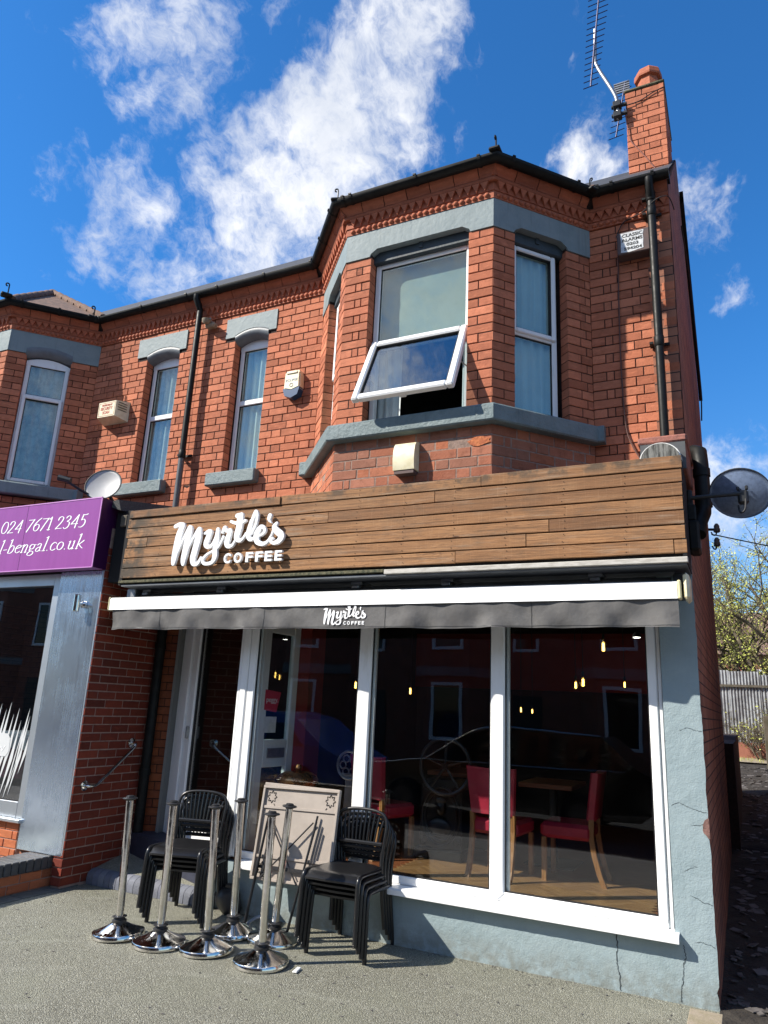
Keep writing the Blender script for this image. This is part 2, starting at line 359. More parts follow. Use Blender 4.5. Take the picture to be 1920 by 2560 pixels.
def gravel():
    m, t, b = newmat('resin_gravel'); o = t.coord()
    v = t.new('ShaderNodeTexVoronoi'); t.put(v.inputs['Vector'], o); v.inputs['Scale'].default_value = 205
    v2 = t.new('ShaderNodeTexVoronoi'); t.put(v2.inputs['Vector'], o); v2.inputs['Scale'].default_value = 120
    sp = t.new('ShaderNodeSeparateColor'); t.l.new(v.outputs['Color'], sp.inputs[0])
    c = t.mix(sp.outputs[0], (.165, .160, .118), (.375, .365, .285))
    c = t.mix(t.ramp(sp.outputs[1], .8, .95, 0, .9), c, (.62, .62, .54))
    c = t.mix(t.ramp(v.outputs['Distance'], .25, .6, 0, .75), c, (.05, .05, .038))
    n = t.noise(o, 1.4, 5, .6)
    c = t.mix(t.ramp(n, .42, .72, 0, .38), c, (.19, .195, .14))
    n2 = t.noise(o, .55, 6, .65); c = t.mix(t.ramp(n2, .45, .75, 0, .30), c, (.36, .36, .29))
    n3 = t.noise(o, 3.3, 7, .72); c = t.mix(t.ramp(n3, .62, .74, 0, .5), c, (.10, .098, .07))
    arcs = t.new('ShaderNodeTexWave'); arcs.wave_type = 'RINGS'; arcs.rings_direction = 'Z'; t.put(arcs.inputs['Vector'], t.mapping(o, (1, 1, 1), (1.9, 4.6, 0))); arcs.inputs['Scale'].default_value = .55; arcs.inputs['Distortion'].default_value = 2.; arcs.inputs['Detail'].default_value = 3.
    c = t.mix(t.math('MULTIPLY', t.ramp(arcs.outputs['Fac'], .93, .99, 0, .10), t.ramp(n, .45, .6)), c, (.46, .46, .40))
    t.put(b.inputs['Base Color'], c); b.inputs['Roughness'].default_value = .7
    bn = t.new('ShaderNodeBump'); bn.inputs['Strength'].default_value = .9; bn.inputs['Distance'].default_value = .006; bn.invert = True
    t.put(bn.inputs['Height'], v2.outputs['Distance']); t.l.new(bn.outputs[0], b.inputs['Normal'])
gravel()
def sidebrick():
    m, t, b = newmat('brick_side'); o = t.coord()
    sx = t.new('ShaderNodeSeparateXYZ'); t.put(sx.inputs[0], o)
    cb = t.new('ShaderNodeCombineXYZ'); t.put(cb.inputs[0], t.math('ADD', sx.outputs[0], sx.outputs[1])); t.put(cb.inputs[1], sx.outputs[2])
    br = t.new('ShaderNodeTexBrick'); t.put(br.inputs['Vector'], cb.outputs[0]); br.inputs['Scale'].default_value = 1.0
    br.inputs['Color1'].default_value = (.30, .12, .072, 1); br.inputs['Color2'].default_value = (.40, .17, .10, 1); br.inputs['Mortar'].default_value = (.03, .02, .018, 1)
    br.inputs['Mortar Size'].default_value = .005; br.inputs['Brick Width'].default_value = .23; br.inputs['Row Height'].default_value = .082; br.inputs['Mortar Smooth'].default_value = .2
    c = t.mix(t.ramp(t.noise(o, 1.3, 6, .65), .4, .7, 0, .6), br.outputs[0], (.07, .035, .032))
    t.put(b.inputs['Base Color'], c); b.inputs['Roughness'].default_value = .9
    bn = t.new('ShaderNodeBump'); bn.inputs['Strength'].default_value = .8; bn.inputs['Distance'].default_value = .012; bn.invert = True
    t.put(bn.inputs['Height'], t.math('SUBTRACT', br.outputs['Fac'], t.math('MULTIPLY', t.noise(o, 30, 5), .4))); t.l.new(bn.outputs[0], b.inputs['Normal'])
sidebrick()
def leafmat():
    m, t, b = newmat('leaf'); a = t.new('ShaderNodeAttribute'); a.attribute_name = 'rnd'
    t.put(b.inputs['Base Color'], t.mix(a.outputs['Fac'], (.34, .40, .06), (.52, .50, .14))); b.inputs['Roughness'].default_value = .6
leafmat()
def bulb():
    m, t, b = newmat('filament'); b.inputs['Emission Color'].default_value = (1., .55, .12, 1); b.inputs['Emission Strength'].default_value = 6.5
    b.inputs['Base Color'].default_value = (1, .6, .2, 1)
    m, t, b = newmat('lamp_white'); b.inputs['Emission Color'].default_value = (1., .93, .8, 1); b.inputs['Emission Strength'].default_value = 8.
bulb()

# ------------------------------------------------------------------ mesh helpers
def frame(P0, P1, z=0.):
    """local (u along, v outwards, z up) -> world, seen from outside u runs left to right"""
    d = Vector((P1[0]-P0[0], P1[1]-P0[1], 0)); L = d.length; d.normalize()
    n = Vector((d.y, -d.x, 0))
    m = Matrix(((d.x, n.x, 0, P0[0]), (d.y, n.y, 0, P0[1]), (0, 0, 1, z), (0, 0, 0, 1)))
    return m, L
ID = Matrix.Identity(4)
FRONT, _ = frame((0, 0), (1, 0))          # u = X, v = -Y
class MB:
    def __init__(s): s.v = []; s.f = []; s.rnd = None
    def add(s, vs, fs, m=None):
        b = len(s.v)
        if m is not None:
            vs = [m @ Vector(p) for p in vs]
            if m.to_3x3().determinant() < 0: fs = [tuple(reversed(f)) for f in fs]
        s.v.extend([tuple(p) for p in vs]); s.f.extend([tuple(i+b for i in f) for f in fs]); return s
    def box(s, x0, x1, y0, y1, z0, z1, m=None, c=0.):
        if x0 > x1: x0, x1 = x1, x0
        if y0 > y1: y0, y1 = y1, y0
        if z0 > z1: z0, z1 = z1, z0
        if c <= 0:
            vs = [(x, y, z) for z in (z0, z1) for y in (y0, y1) for x in (x0, x1)]
            return s.add(vs, [(0, 2, 3, 1), (4, 5, 7, 6), (0, 1, 5, 4), (2, 6, 7, 3), (0, 4, 6, 2), (1, 3, 7, 5)], m)
        c = min(c, (x1-x0)*.49, (y1-y0)*.49, (z1-z0)*.49)
        X, Y, Z = (x0, x1), (y0, y1), (z0, z1); vs = []; idx = {}
        for i in (0, 1):
            for j in (0, 1):
                for kk in (0, 1):
                    sx, sy, sz = (c if i == 0 else -c), (c if j == 0 else -c), (c if kk == 0 else -c)
                    idx[(i, j, kk, 0)] = len(vs); vs.append((X[i], Y[j]+sy, Z[kk]+sz))
                    idx[(i, j, kk, 1)] = len(vs); vs.append((X[i]+sx, Y[j], Z[kk]+sz))
                    idx[(i, j, kk, 2)] = len(vs); vs.append((X[i]+sx, Y[j]+sy, Z[kk]))
        I = idx; fs = []
        for i in (0, 1):
            q = [I[(i, 0, 0, 0)], I[(i, 1, 0, 0)], I[(i, 1, 1, 0)], I[(i, 0, 1, 0)]]; fs.append(tuple(q if i else reversed(q)))
            q = [I[(0, i, 0, 1)], I[(0, i, 1, 1)], I[(1, i, 1, 1)], I[(1, i, 0, 1)]]; fs.append(tuple(q if i else reversed(q)))
            q = [I[(0, 0, i, 2)], I[(1, 0, i, 2)], I[(1, 1, i, 2)], I[(0, 1, i, 2)]]; fs.append(tuple(q if i else reversed(q)))
        for a in (0, 1):
            for b in (0, 1):
                q = [I[(a, b, 0, 0)], I[(a, b, 0, 1)], I[(a, b, 1, 1)], I[(a, b, 1, 0)]]; fs.append(tuple(q if a == b else reversed(q)))
                q = [I[(a, 0, b, 2)], I[(a, 0, b, 0)], I[(a, 1, b, 0)], I[(a, 1, b, 2)]]; fs.append(tuple(q if a == b else reversed(q)))
                q = [I[(0, a, b, 1)], I[(0, a, b, 2)], I[(1, a, b, 2)], I[(1, a, b, 1)]]; fs.append(tuple(q if a == b else reversed(q)))
        for i in (0, 1):
            for j in (0, 1):
                for kk in (0, 1):
                    q = [I[(i, j, kk, 0)], I[(i, j, kk, 1)], I[(i, j, kk, 2)]]; fs.append(tuple(q if (i+j+kk) % 2 == 0 else reversed(q)))
        return s.add(vs, fs, m)
    def tube(s, pts, r, n=10, caps=True, m=None, closed=False):
        pts = [Vector(p) for p in pts]; N = len(pts); rr = r if isinstance(r, (list, tuple)) else [r]*N
        vs = []; fs = []; up = None
        for i, p in enumerate(pts):
            if closed: t = (pts[(i+1) % N]-pts[i-1])
            else: t = pts[min(i+1, N-1)]-pts[max(i-1, 0)]
            t.normalize()
            if up is None:
                up = Vector((0, 0, 1)) if abs(t.z) < .9 else Vector((1, 0, 0))
            a = t.cross(up)
            if a.length < 1e-6: a = t.cross(Vector((0, 1, 0)))
            a.normalize(); b = a.cross(t); up = b
            for j in range(n):
                q = 2*math.pi*j/n; vs.append(p+(a*math.cos(q)+b*math.sin(q))*rr[i])
        for i in range(N if closed else N-1):
            for j in range(n):
                i2 = (i+1) % N; fs.append((i*n+j, i*n+(j+1) % n, i2*n+(j+1) % n, i2*n+j))
        if caps and not closed:
            fs.append(tuple(reversed(range(n)))); fs.append(tuple(range((N-1)*n, N*n)))
        return s.add(vs, fs, m)
    def lathe(s, prof, n=24, m=None, ctr=(0, 0, 0), cap=True):
        vs = []; fs = []
        for r, z in prof:
            for j in range(n):
                q = 2*math.pi*j/n; vs.append((ctr[0]+r*math.cos(q), ctr[1]+r*math.sin(q), ctr[2]+z))
        P = len(prof)
        for i in range(P-1):
            for j in range(n): fs.append((i*n+j, i*n+(j+1) % n, (i+1)*n+(j+1) % n, (i+1)*n+j))
        if cap: fs.append(tuple(reversed(range(n)))); fs.append(tuple(range((P-1)*n, P*n)))
        return s.add(vs, fs, m)
    def prism(s, poly, z0, z1, m=None):
        n = len(poly); a = sum(poly[i][0]*poly[(i+1) % n][1]-poly[(i+1) % n][0]*poly[i][1] for i in range(n))
        if a < 0: poly = poly[::-1]
        vs = [(x, y, z0) for x, y in poly]+[(x, y, z1) for x, y in poly]
        fs = [tuple(reversed(range(n))), tuple(range(n, 2*n))]+[(i, (i+1) % n, n+(i+1) % n, n+i) for i in range(n)]
        return s.add(vs, fs, m)
    def uvprism(s, poly, v0, v1, m):
        """polygon in (u,z), extruded from v0 to v1 outwards"""
        n = len(poly); a = sum(poly[i][0]*poly[(i+1) % n][1]-poly[(i+1) % n][0]*poly[i][1] for i in range(n))
        if a < 0: poly = poly[::-1]
        vs = [(x, v0, z) for x, z in poly]+[(x, v1, z) for x, z in poly]
        fs = [tuple(range(n)), tuple(reversed(range(n, 2*n)))]+[(n+i, n+(i+1) % n, (i+1) % n, i) for i in range(n)]
        return s.add(vs, fs, m)
    def sweep(s, path, prof, closed_prof=True, z=0.):
        """mitred moulding: profile (v outwards, z) along a plan polyline, outside on the right of the walk"""
        P = [Vector((p[0], p[1])) for p in path]; N = len(P); K = len(prof); vs = []
        for i in range(N):
            d1 = (P[i]-P[i-1]).normalized() if i > 0 else (P[1]-P[0]).normalized()
            d2 = (P[i+1]-P[i]).normalized() if i < N-1 else d1
            n1 = Vector((d1.y, -d1.x)); n2 = Vector((d2.y, -d2.x)); b = (n1+n2); b.normalize(); kx = 1/max(.3, b.dot(n1))
            for v, zz in prof: q = P[i]+b*(v*kx); vs.append((q.x, q.y, zz+z))
        fs = []
        for i in range(N-1):
            for j in range(K if closed_prof else K-1):
                j2 = (j+1) % K; fs.append((i*K+j, i*K+j2, (i+1)*K+j2, (i+1)*K+j))
        if closed_prof: fs.append(tuple(range(K))); fs.append(tuple(reversed(range((N-1)*K, N*K))))
        return s.add(vs, fs)
    def sphere(s, c, r, n=12, k=8, m=None, sc_=(1, 1, 1)):
        prof = []
        vs = [(c[0], c[1], c[2]-r*sc_[2])]; fs = []
        for i in range(1, k):
            a = -math.pi/2+math.pi*i/k
            for j in range(n):
                q = 2*math.pi*j/n; vs.append((c[0]+r*math.cos(a)*math.cos(q)*sc_[0], c[1]+r*math.cos(a)*math.sin(q)*sc_[1], c[2]+r*math.sin(a)*sc_[2]))
        vs.append((c[0], c[1], c[2]+r*sc_[2]))
        for j in range(n): fs.append((0, 1+(j+1) % n, 1+j)); fs.append((len(vs)-1, 1+(k-2)*n+j, 1+(k-2)*n+(j+1) % n))
        for i in range(k-2):
            for j in range(n): fs.append((1+i*n+j, 1+i*n+(j+1) % n, 1+(i+1)*n+(j+1) % n, 1+(i+1)*n+j))
        return s.add(vs, fs, m)
    def mesh(s, name, m, smooth=False, rnd=None):
        me = bpy.data.meshes.new(name); me.from_pydata(s.v, [], s.f); me.materials.append(M[m] if isinstance(m, str) else m)
        if smooth:
            me.polygons.foreach_set('use_smooth', [True]*len(me.polygons))
            if smooth != 'all': me.set_sharp_from_angle(angle=R_(40))
        if rnd is not None:
            at = me.color_attributes.new('rnd', 'FLOAT_COLOR', 'POINT')
            if len(rnd) == 4 and not isinstance(rnd[0], (tuple, list)): rnd = [rnd]*len(s.v)
            at.data.foreach_set('color', [c for q in rnd for c in q])
        me.update(); return me
    def build(s, name, m, parent=None, smooth=False, rnd=None, **kw):
        return link(name, s.mesh(name, m, smooth, rnd), parent, **kw)
def rnd4(): return (random.random(), random.random(), random.random(), 1.)
def link(name, me, parent=None, label=None, cat=None, group=None, kind=None):
    o = bpy.data.objects.new(name, me); col.objects.link(o)
    if parent is not None:
        o.parent = parent
        if parent.type == 'EMPTY': o.matrix_parent_inverse = Matrix.Translation(parent.location).inverted()
    tag(o, label, cat, group, kind)
    return o
def tag(o, label=None, cat=None, group=None, kind=None):
    if label: o['label'] = label
    if cat: o['category'] = cat
    if group: o['group'] = group
    if kind: o['kind'] = kind
    return o
def thing(name, label, cat, loc=(0, 0, 0), group=None):
    o = bpy.data.objects.new(name, None); col.objects.link(o); o.location = loc; o.empty_display_size = .1
    return tag(o, label, cat, group)
def copy_tree(o, parent=None):
    c = o.copy(); col.objects.link(c); c.parent = parent
    for ch in o.children: copy_tree(ch, c)
    return c
def arc(cx, cz, r, a0, a1, n):
    return [(cx+r*math.cos(R_(a0+(a1-a0)*i/n)), cz+r*math.sin(R_(a0+(a1-a0)*i/n))) for i in range(n+1)]
def catmull(pts, n=8):
    P = [tuple(map(float, p)) for p in pts]; P = [P[0]]+P+[P[-1]]; out = []
    for i in range(1, len(P)-2):
        for j in range(n):
            t = j/n; out.append(tuple(.5*(2*b+(c-a)*t+(2*a-5*b+4*c-d)*t*t+(3*b-a-3*c+d)*t**3) for a, b, c, d in zip(P[i-1], P[i], P[i+1], P[i+2])))
    out.append(P[-2]); return out

# ------------------------------------------------------------------ lettering: strokes -> filled outline
def strokes_to_mesh(strokes, depth, res, name, m, fr, v0, parent, bevel=0., subs=7, label=None):
    segs = []
    for s in strokes:
        p = catmull(s, subs) if len(s) > 2 else [tuple(map(float, q)) for q in s]
        for a, b in zip(p[:-1], p[1:]): segs.append((a, b))
    A = np.array([s[0] for s in segs]); B = np.array([s[1] for s in segs])
    x0 = min(A[:, 0].min(), B[:, 0].min())-.05; x1 = max(A[:, 0].max(), B[:, 0].max())+.05
    y0 = min(A[:, 1].min(), B[:, 1].min())-.05; y1 = max(A[:, 1].max(), B[:, 1].max())+.05
    nx = int((x1-x0)/res)+2; ny = int((y1-y0)/res)+2
    gx = x0+np.arange(nx)*res; gy = y0+np.arange(ny)*res
    GX, GY = np.meshgrid(gx, gy); Fd = np.full(GX.shape, 9.)
    for a, b in zip(A, B):
        ab = b[:2]-a[:2]; L = ab@ab+1e-12
        t = np.clip(((GX-a[0])*ab[0]+(GY-a[1])*ab[1])/L, 0, 1)
        dd = np.hypot(GX-a[0]-t*ab[0], GY-a[1]-t*ab[1])-(a[2]+(b[2]-a[2])*t)/2
        np.minimum(Fd, dd, out=Fd)
    seg = {}
    def ip(i, j, i2, j2):
        a, b = Fd[j, i], Fd[j2, i2]; t = a/(a-b); return (gx[i]+(gx[i2]-gx[i])*t, gy[j]+(gy[j2]-gy[j])*t)
    E = {1: [(3, 0)], 2: [(0, 1)], 3: [(3, 1)], 4: [(1, 2)], 5: [(3, 2), (1, 0)], 6: [(0, 2)], 7: [(3, 2)], 8: [(2, 3)], 9: [(2, 0)], 10: [(0, 3), (2, 1)], 11: [(2, 1)], 12: [(1, 3)], 13: [(1, 0)], 14: [(0, 3)]}
    ins = Fd < 0; nxt = {}; pos = {}
    js, is_ = np.nonzero(ins[:-1, :-1] | ins[1:, :-1] | ins[:-1, 1:] | ins[1:, 1:])
    for j, i in zip(js, is_):
        c = int(ins[j, i])+2*int(ins[j, i+1])+4*int(ins[j+1, i+1])+8*int(ins[j+1, i])
        if c in (0, 15): continue
        ek = {0: ('h', i, j), 1: ('v', i+1, j), 2: ('h', i, j+1), 3: ('v', i, j)}
        ee = {0: (i, j, i+1, j), 1: (i+1, j, i+1, j+1), 2: (i, j+1, i+1, j+1), 3: (i, j, i, j+1)}
        for a, b in E[c]:
            nxt[ek[a]] = ek[b]
            for q in (a, b): pos[ek[q]] = ip(*ee[q])
    loops = []
    while nxt:
        st = next(iter(nxt)); lp = []; kk = st
        while kk in nxt: lp.append(pos[kk]); kk = nxt.pop(kk)
        if len(lp) > 5: loops.append(lp)
    cu = bpy.data.curves.new(name, 'CURVE'); cu.dimensions = '2D'; cu.fill_mode = 'BOTH'; cu.extrude = depth/2
    if bevel: cu.bevel_depth = bevel; cu.bevel_resolution = 0
    for lp in loops:
        sp = cu.splines.new('POLY'); sp.points.add(len(lp)-1); sp.use_cyclic_u = True
        for pt, q in zip(sp.points, lp): pt.co = (q[0], q[1], 0, 1)
    return curve_to_mesh(cu, name, m, fr, v0+depth/2, parent, label)
def curve_to_mesh(cu, name, m, fr, vmid, parent, label=None, sx=1.):
    tmp = bpy.data.objects.new('tmp', cu); col.objects.link(tmp)
    dg = bpy.context.evaluated_depsgraph_get(); me = bpy.data.meshes.new_from_object(tmp.evaluated_get(dg))
    bpy.data.objects.remove(tmp)
    T = fr @ Matrix(((sx, 0, 0, 0), (0, 0, 1, vmid), (0, 1, 0, 0), (0, 0, 0, 1)))
    me.transform(T); me.materials.clear(); me.materials.append(M[m]); me.name = name
    return link(name, me, parent, label=label)
def text(body, name, m, fr, u, z, h, v, parent, depth=.001, width=None, bold=0., shear=0., align='LEFT', sp=1., label=None):
    cu = bpy.data.curves.new(name, 'FONT'); cu.body = body; cu.size = h/.7; cu.extrude = depth/2; cu.offset = bold; cu.shear = shear; cu.align_x = align; cu.space_character = sp
    sx = 1.
    if width:
        tmp = bpy.data.objects.new('tmp', cu); col.objects.link(tmp); bpy.context.view_layer.update()
        sx = width/max(1e-4, tmp.dimensions.x); bpy.data.objects.remove(tmp)
    return curve_to_mesh(cu, name, m, fr @ Matrix.Translation((u, 0, z)), v, parent, label, sx)

# ------------------------------------------------------------------ brickwork
PIECES = []     # (area, mb, rnd, mat, parent, house)
def brick_mb(u0, u1, v0, v1, z0, z1, fr, c=.0035, chip=False):
    """one brick: front, chamfers and sides, 18-20 triangles"""
    c = min(c, (u1-u0)*.3)
    A = [(u0, v1-c, z0), (u1, v1-c, z0), (u1, v1-c, z1), (u0, v1-c, z1)]
    B = [(u0+c, v1, z0+c), (u1-c, v1, z0+c), (u1-c, v1, z1-c), (u0+c, v1, z1-c)]
    Cc = [(u0, v0, z0), (u1, v0, z0), (u1, v0, z1), (u0, v0, z1)]
    if chip:
        B = [(p[0]+random.uniform(-.004, .004), p[1]-random.uniform(0, .004), p[2]+random.uniform(-.003, .003)) for p in B]
    mb = MB(); f = [(4, 7, 6, 5)]
    for i in range(4):
        j = (i+1) % 4; f.append((i, 4+i, 4+j, j)); f.append((8+i, i, j, 8+j))
    return mb.add(A+B+Cc, f, fr)
def lay(fr, L, z0, z1, course, kind, mt, parent, house, holes=(), depth=.10, joint=.0075, u0=0., phase=0, S=.229, Hd=.109, vj=.003, start=None, chips=.03, closer=True):
    """Flemish or stretcher bond over [u0,u0+L]x[z0,z1] less the holes, one solid brick at a time"""
    n = int(round((z1-z0)/course)); ch = (z1-z0)/n
    for i in range(n):
        za, zb = z0+i*ch, z0+(i+1)*ch; zm = (za+zb)/2; odd = (i+phase) % 2
        free = [(u0, u0+L)]
        for (a, b, c_, d_) in holes:
            if c_ < zm < d_:
                nf = []
                for p, q in free:
                    if b <= p or a >= q: nf.append((p, q)); continue
                    if a > p: nf.append((p, a))
                    if b < q: nf.append((b, q))
                free = nf
        seq = []; u = u0
        if kind == 'flemish':
            pat = [Hd, S] if odd else [S, Hd]
            if odd: pat = [Hd, S]
            first = True; kk = 0
            u = u0 if not odd else u0
            lens = []
            if odd: lens = [Hd, Hd*.5]; kk = 0; seqp = [S, Hd]
            else: lens = []; seqp = [S, Hd]
            while u < u0+L-1e-6:
                if lens: l = lens.pop(0)
                else: l = seqp[kk % 2]; kk += 1
                l2 = l+random.uniform(-.002, .002); seq.append((u, min(u+l2, u0+L))); u += l2+joint
        else:
            u = u0-(S/2 if odd else 0)
            while u < u0+L-1e-6:
                seq.append((max(u, u0), min(u+S, u0+L))); u += S+joint
        for p, q in free:
            row = [[max(a, p), min(b, q)] for a, b in seq if min(b, q)-max(a, p) > .004]
            if not row: continue
            row[0][0] = p; row[-1][1] = q
            if len(row) > 1 and row[0][1]-row[0][0] < .045: row[1][0] = row[0][0]; row.pop(0)
            if len(row) > 1 and row[-1][1]-row[-1][0] < .045: row[-2][1] = row[-1][1]; row.pop()
            for x0, x1 in row:
                jt = joint/2
                mb = brick_mb(x0, x1, -depth, random.uniform(-vj, vj), za+jt+random.uniform(-.001, .001), zb-jt+random.uniform(-.001, .001), fr, chip=random.random() < chips)
                A = [proj(mb.v[i]) for i in (4, 5, 6, 7)]
                area = abs(sum(A[i][0]*A[(i+1) % 4][1]-A[(i+1) % 4][0]*A[i][1] for i in range(4)))/2
                cx = sum(p_[0] for p_ in A)/4; cy = sum(p_[1] for p_ in A)/4
                if not (-20 < cx < 1940 and -20 < cy < 2580): area *= .001
                PIECES.append((area, mb, rnd4(), mt, parent, house))
def flush_bricks(limit=300):
    houses = {}
    for p in PIECES: houses.setdefault(p[5].name, []).append(p)
    for hn, L in houses.items():
        L.sort(key=lambda p: -p[0])
        for p in L[:limit]:
            p[1].build('brick', p[3], p[4], rnd=p[2])
        rest = {}
        for p in L[limit:]:
            rest.setdefault((p[4].name, p[3]), []).append(p)
        for (pn, mt), Q in rest.items():
            mb = MB(); rn = []
            for q in Q:
                mb.add(q[1].v, q[1].f); rn.extend([q[2]]*len(q[1].v))
            mb.build('brickwork', mt, bpy.data.objects[pn], rnd=rn, kind='stuff')
def backing(fr, L, z0, z1, holes, v, mt, name, parent, thick=.22, reveal=True, u0=0.):
    """mortar bed behind the bricks, with the openings cut out and lined"""
    us = sorted({u0, u0+L, *[min(max(h[i], u0), u0+L) for h in holes for i in (0, 1)]}); zs = sorted({z0, z1, *[min(max(h[i], z0), z1) for h in holes for i in (2, 3)]})
    mb = MB()
    def inh(u, z): return any(h[0] < u < h[1] and h[2] < z < h[3] for h in holes)
    for a, b in zip(us[:-1], us[1:]):
        for c_, d_ in zip(zs[:-1], zs[1:]):
            if not inh((a+b)/2, (c_+d_)/2): mb.add([(a, v, c_), (b, v, c_), (b, v, d_), (a, v, d_), (a, v-thick, c_), (b, v-thick, c_), (b, v-thick, d_), (a, v-thick, d_)], [(3, 2, 1, 0), (4, 5, 6, 7)], fr)
    for h in holes:
        a, b, c_, d_ = [h[0]-.003, h[1]+.003, h[2], h[3]]
        mb.add([(a, v, c_), (a, v-thick, c_), (a, v-thick, d_), (a, v, d_)], [(0, 1, 2, 3)], fr)
        mb.add([(b, v, c_), (b, v-thick, c_), (b, v-thick, d_), (b, v, d_)], [(3, 2, 1, 0)], fr)
        mb.add([(a, v, c_), (b, v, c_), (b, v-thick, c_), (a, v-thick, c_)], [(0, 1, 2, 3)], fr)
        mb.add([(a, v, d_), (b, v, d_), (b, v-thick, d_), (a, v-thick, d_)], [(3, 2, 1, 0)], fr)
    return mb.build(name, mt, parent)

# ------------------------------------------------------------------ the two terraced houses
L0, FL, FR, R0 = (-3.45, 0.), (-2.757, -.752), (-1.343, -.752), (-.69, 0.)
PX = -5.1                                        # party line
mir = lambda p: (2*PX-p[0], p[1])
ZB, ZS0, ZS1, ZL, ZF = 3.446, 3.87, 4.02, 5.66, 5.935      # wall foot, sill, band, frieze foot
cafe = thing('corner_cafe_building', 'red brick end house with canted bay above a blue rendered cafe shopfront', 'building', (-2.5, 0, 0))
nbr = thing('terraced_house', 'red brick neighbouring house with net curtains above the purple shop sign', 'building', (-7.6, 0, 0))

def wavy(fr, u0, u1, z0, z1, v, name, m, parent, folds=9, amp=.018, flare=0.):
    n = max(8, int((u1-u0)*folds*7)); vs = []; fs = []
    for zi, z in enumerate((z0, (z0+z1)/2, z1)):
        for i in range(n+1):
            t = i/n; ph = t*folds*(u1-u0)*2*math.pi
            vs.append((u0+(u1-u0)*t+flare*(2-zi)*.5*(t-.5), v+amp*(math.sin(ph)+.4*math.sin(ph*2.3+1)), z))
    for r in range(2):
        for i in range(n): fs.append((r*(n+1)+i, r*(n+1)+i+1, (r+1)*(n+1)+i+1, (r+1)*(n+1)+i))
    return MB().add(vs, fs, fr).build(name, m, parent, smooth='all')
def ring(mb, fr, u0, u1, z0, z1, wd, v0, v1, c=.006):
    mb.box(u0, u0+wd, v0, v1, z0, z1, fr, c); mb.box(u1-wd, u1, v0, v1, z0, z1, fr, c)
    mb.box(u0+wd+.0005, u1-wd-.0005, v0, v1-.001, z0, z0+wd, fr, c); mb.box(u0+wd+.0005, u1-wd-.0005, v0, v1-.001, z1-wd, z1, fr, c)
def pane(fr, u0, u1, z0, z1, v, parent, m='glass_up', name='pane'):
    p = MB().box(u0, u1, v-.004, v, z0, z1, fr).build(name, m, parent)
    return p
def window(parent, fr, u0, u1, z0, z1, ztr, v=-.10, arch=0., opening=None, glass='glass_up', curt='curtain', cv=.0, m='upvc'):
    """white plastic window: outer frame, transom, sashes, panes, curtain"""
    mb = MB(); w1 = .05
    mb.box(u0, u0+w1, v-.06, v, z0, z1, fr, .006); mb.box(u1-w1, u1, v-.06, v, z0, z1, fr, .006)
    mb.box(u0+w1, u1-w1, v-.06, v-.001, z0, z0+w1, fr, .006); mb.box(u0+w1, u1-w1, v-.06, v-.001, ztr-.03, ztr+.03, fr, .006)
    if arch:
        n = 10; um = (u0+u1)/2; hw = (u1-u0)/2
        top = [(u0+(u1-u0)*i/n, z1+arch*(1-((u0+(u1-u0)*i/n-um)/hw)**2)) for i in range(n+1)]
        mb.uvprism([(u0, z1-w1)]+[(u1, z1-w1)]+top[::-1], v-.06, v+.001, fr)
    else: mb.box(u0+w1, u1-w1, v-.06, v-.001, z1-w1, z1, fr, .006)
    wn = mb.build('window', m, parent)
    def sash(a, b, c_, d_, prouder, nm='sash'):
        s = MB(); ring(s, fr, a, b, c_, d_, .042, v-.045, v+prouder, .008); so_ = s.build(nm, m, wn)
        g = MB(); ring(g, fr, a+.040, b-.040, c_+.040, d_-.040, .007, v-.03, v+prouder-.012, 0); g.build('gasket', 'gasket', wn)
        pane(fr, a+.044, b-.044, c_+.044, d_-.044, v-.022, wn, glass)
    a, b = u0+.046, u1-.046
    if opening == 'top': sash(u0+.02, u1-.02, ztr-.01, z1-.015, .022)
    else: pane(fr, a+.004, b-.004, ztr+.031, z1-w1, v-.022, wn, glass); g = MB(); ring(g, fr, a, b, ztr+.029, z1-w1+.003, .008, v-.03, v-.012, 0); g.build('gasket', 'gasket', wn)
    if opening == 'bottom': sash(u0+.02, u1-.02, z0+.02, ztr+.012, .022)
    elif opening != 'swung': pane(fr, a+.004, b-.004, z0+w1, ztr-.031, v-.022, wn, glass); g = MB(); ring(g, fr, a, b, z0+w1-.003, ztr-.029, .008, v-.03, v-.012, 0); g.build('gasket', 'gasket', wn)
    if curt: wavy(fr, u0+.03, u1-.03, z0+.02, z1-.01, v-.062-cv*.4, 'curtain', curt, wn, folds=10)
    return wn
def sill(parent, fr, u0, u1, z0, z1, v0, v1, m='painted_sill'):
    mb = MB(); n = max(4, int((u1-u0)/.06)); random.seed(int(u0*97))
    mb.box(u0, u1, v0, v1, z0, z1, fr, .012); return mb.build('sill', m, parent)

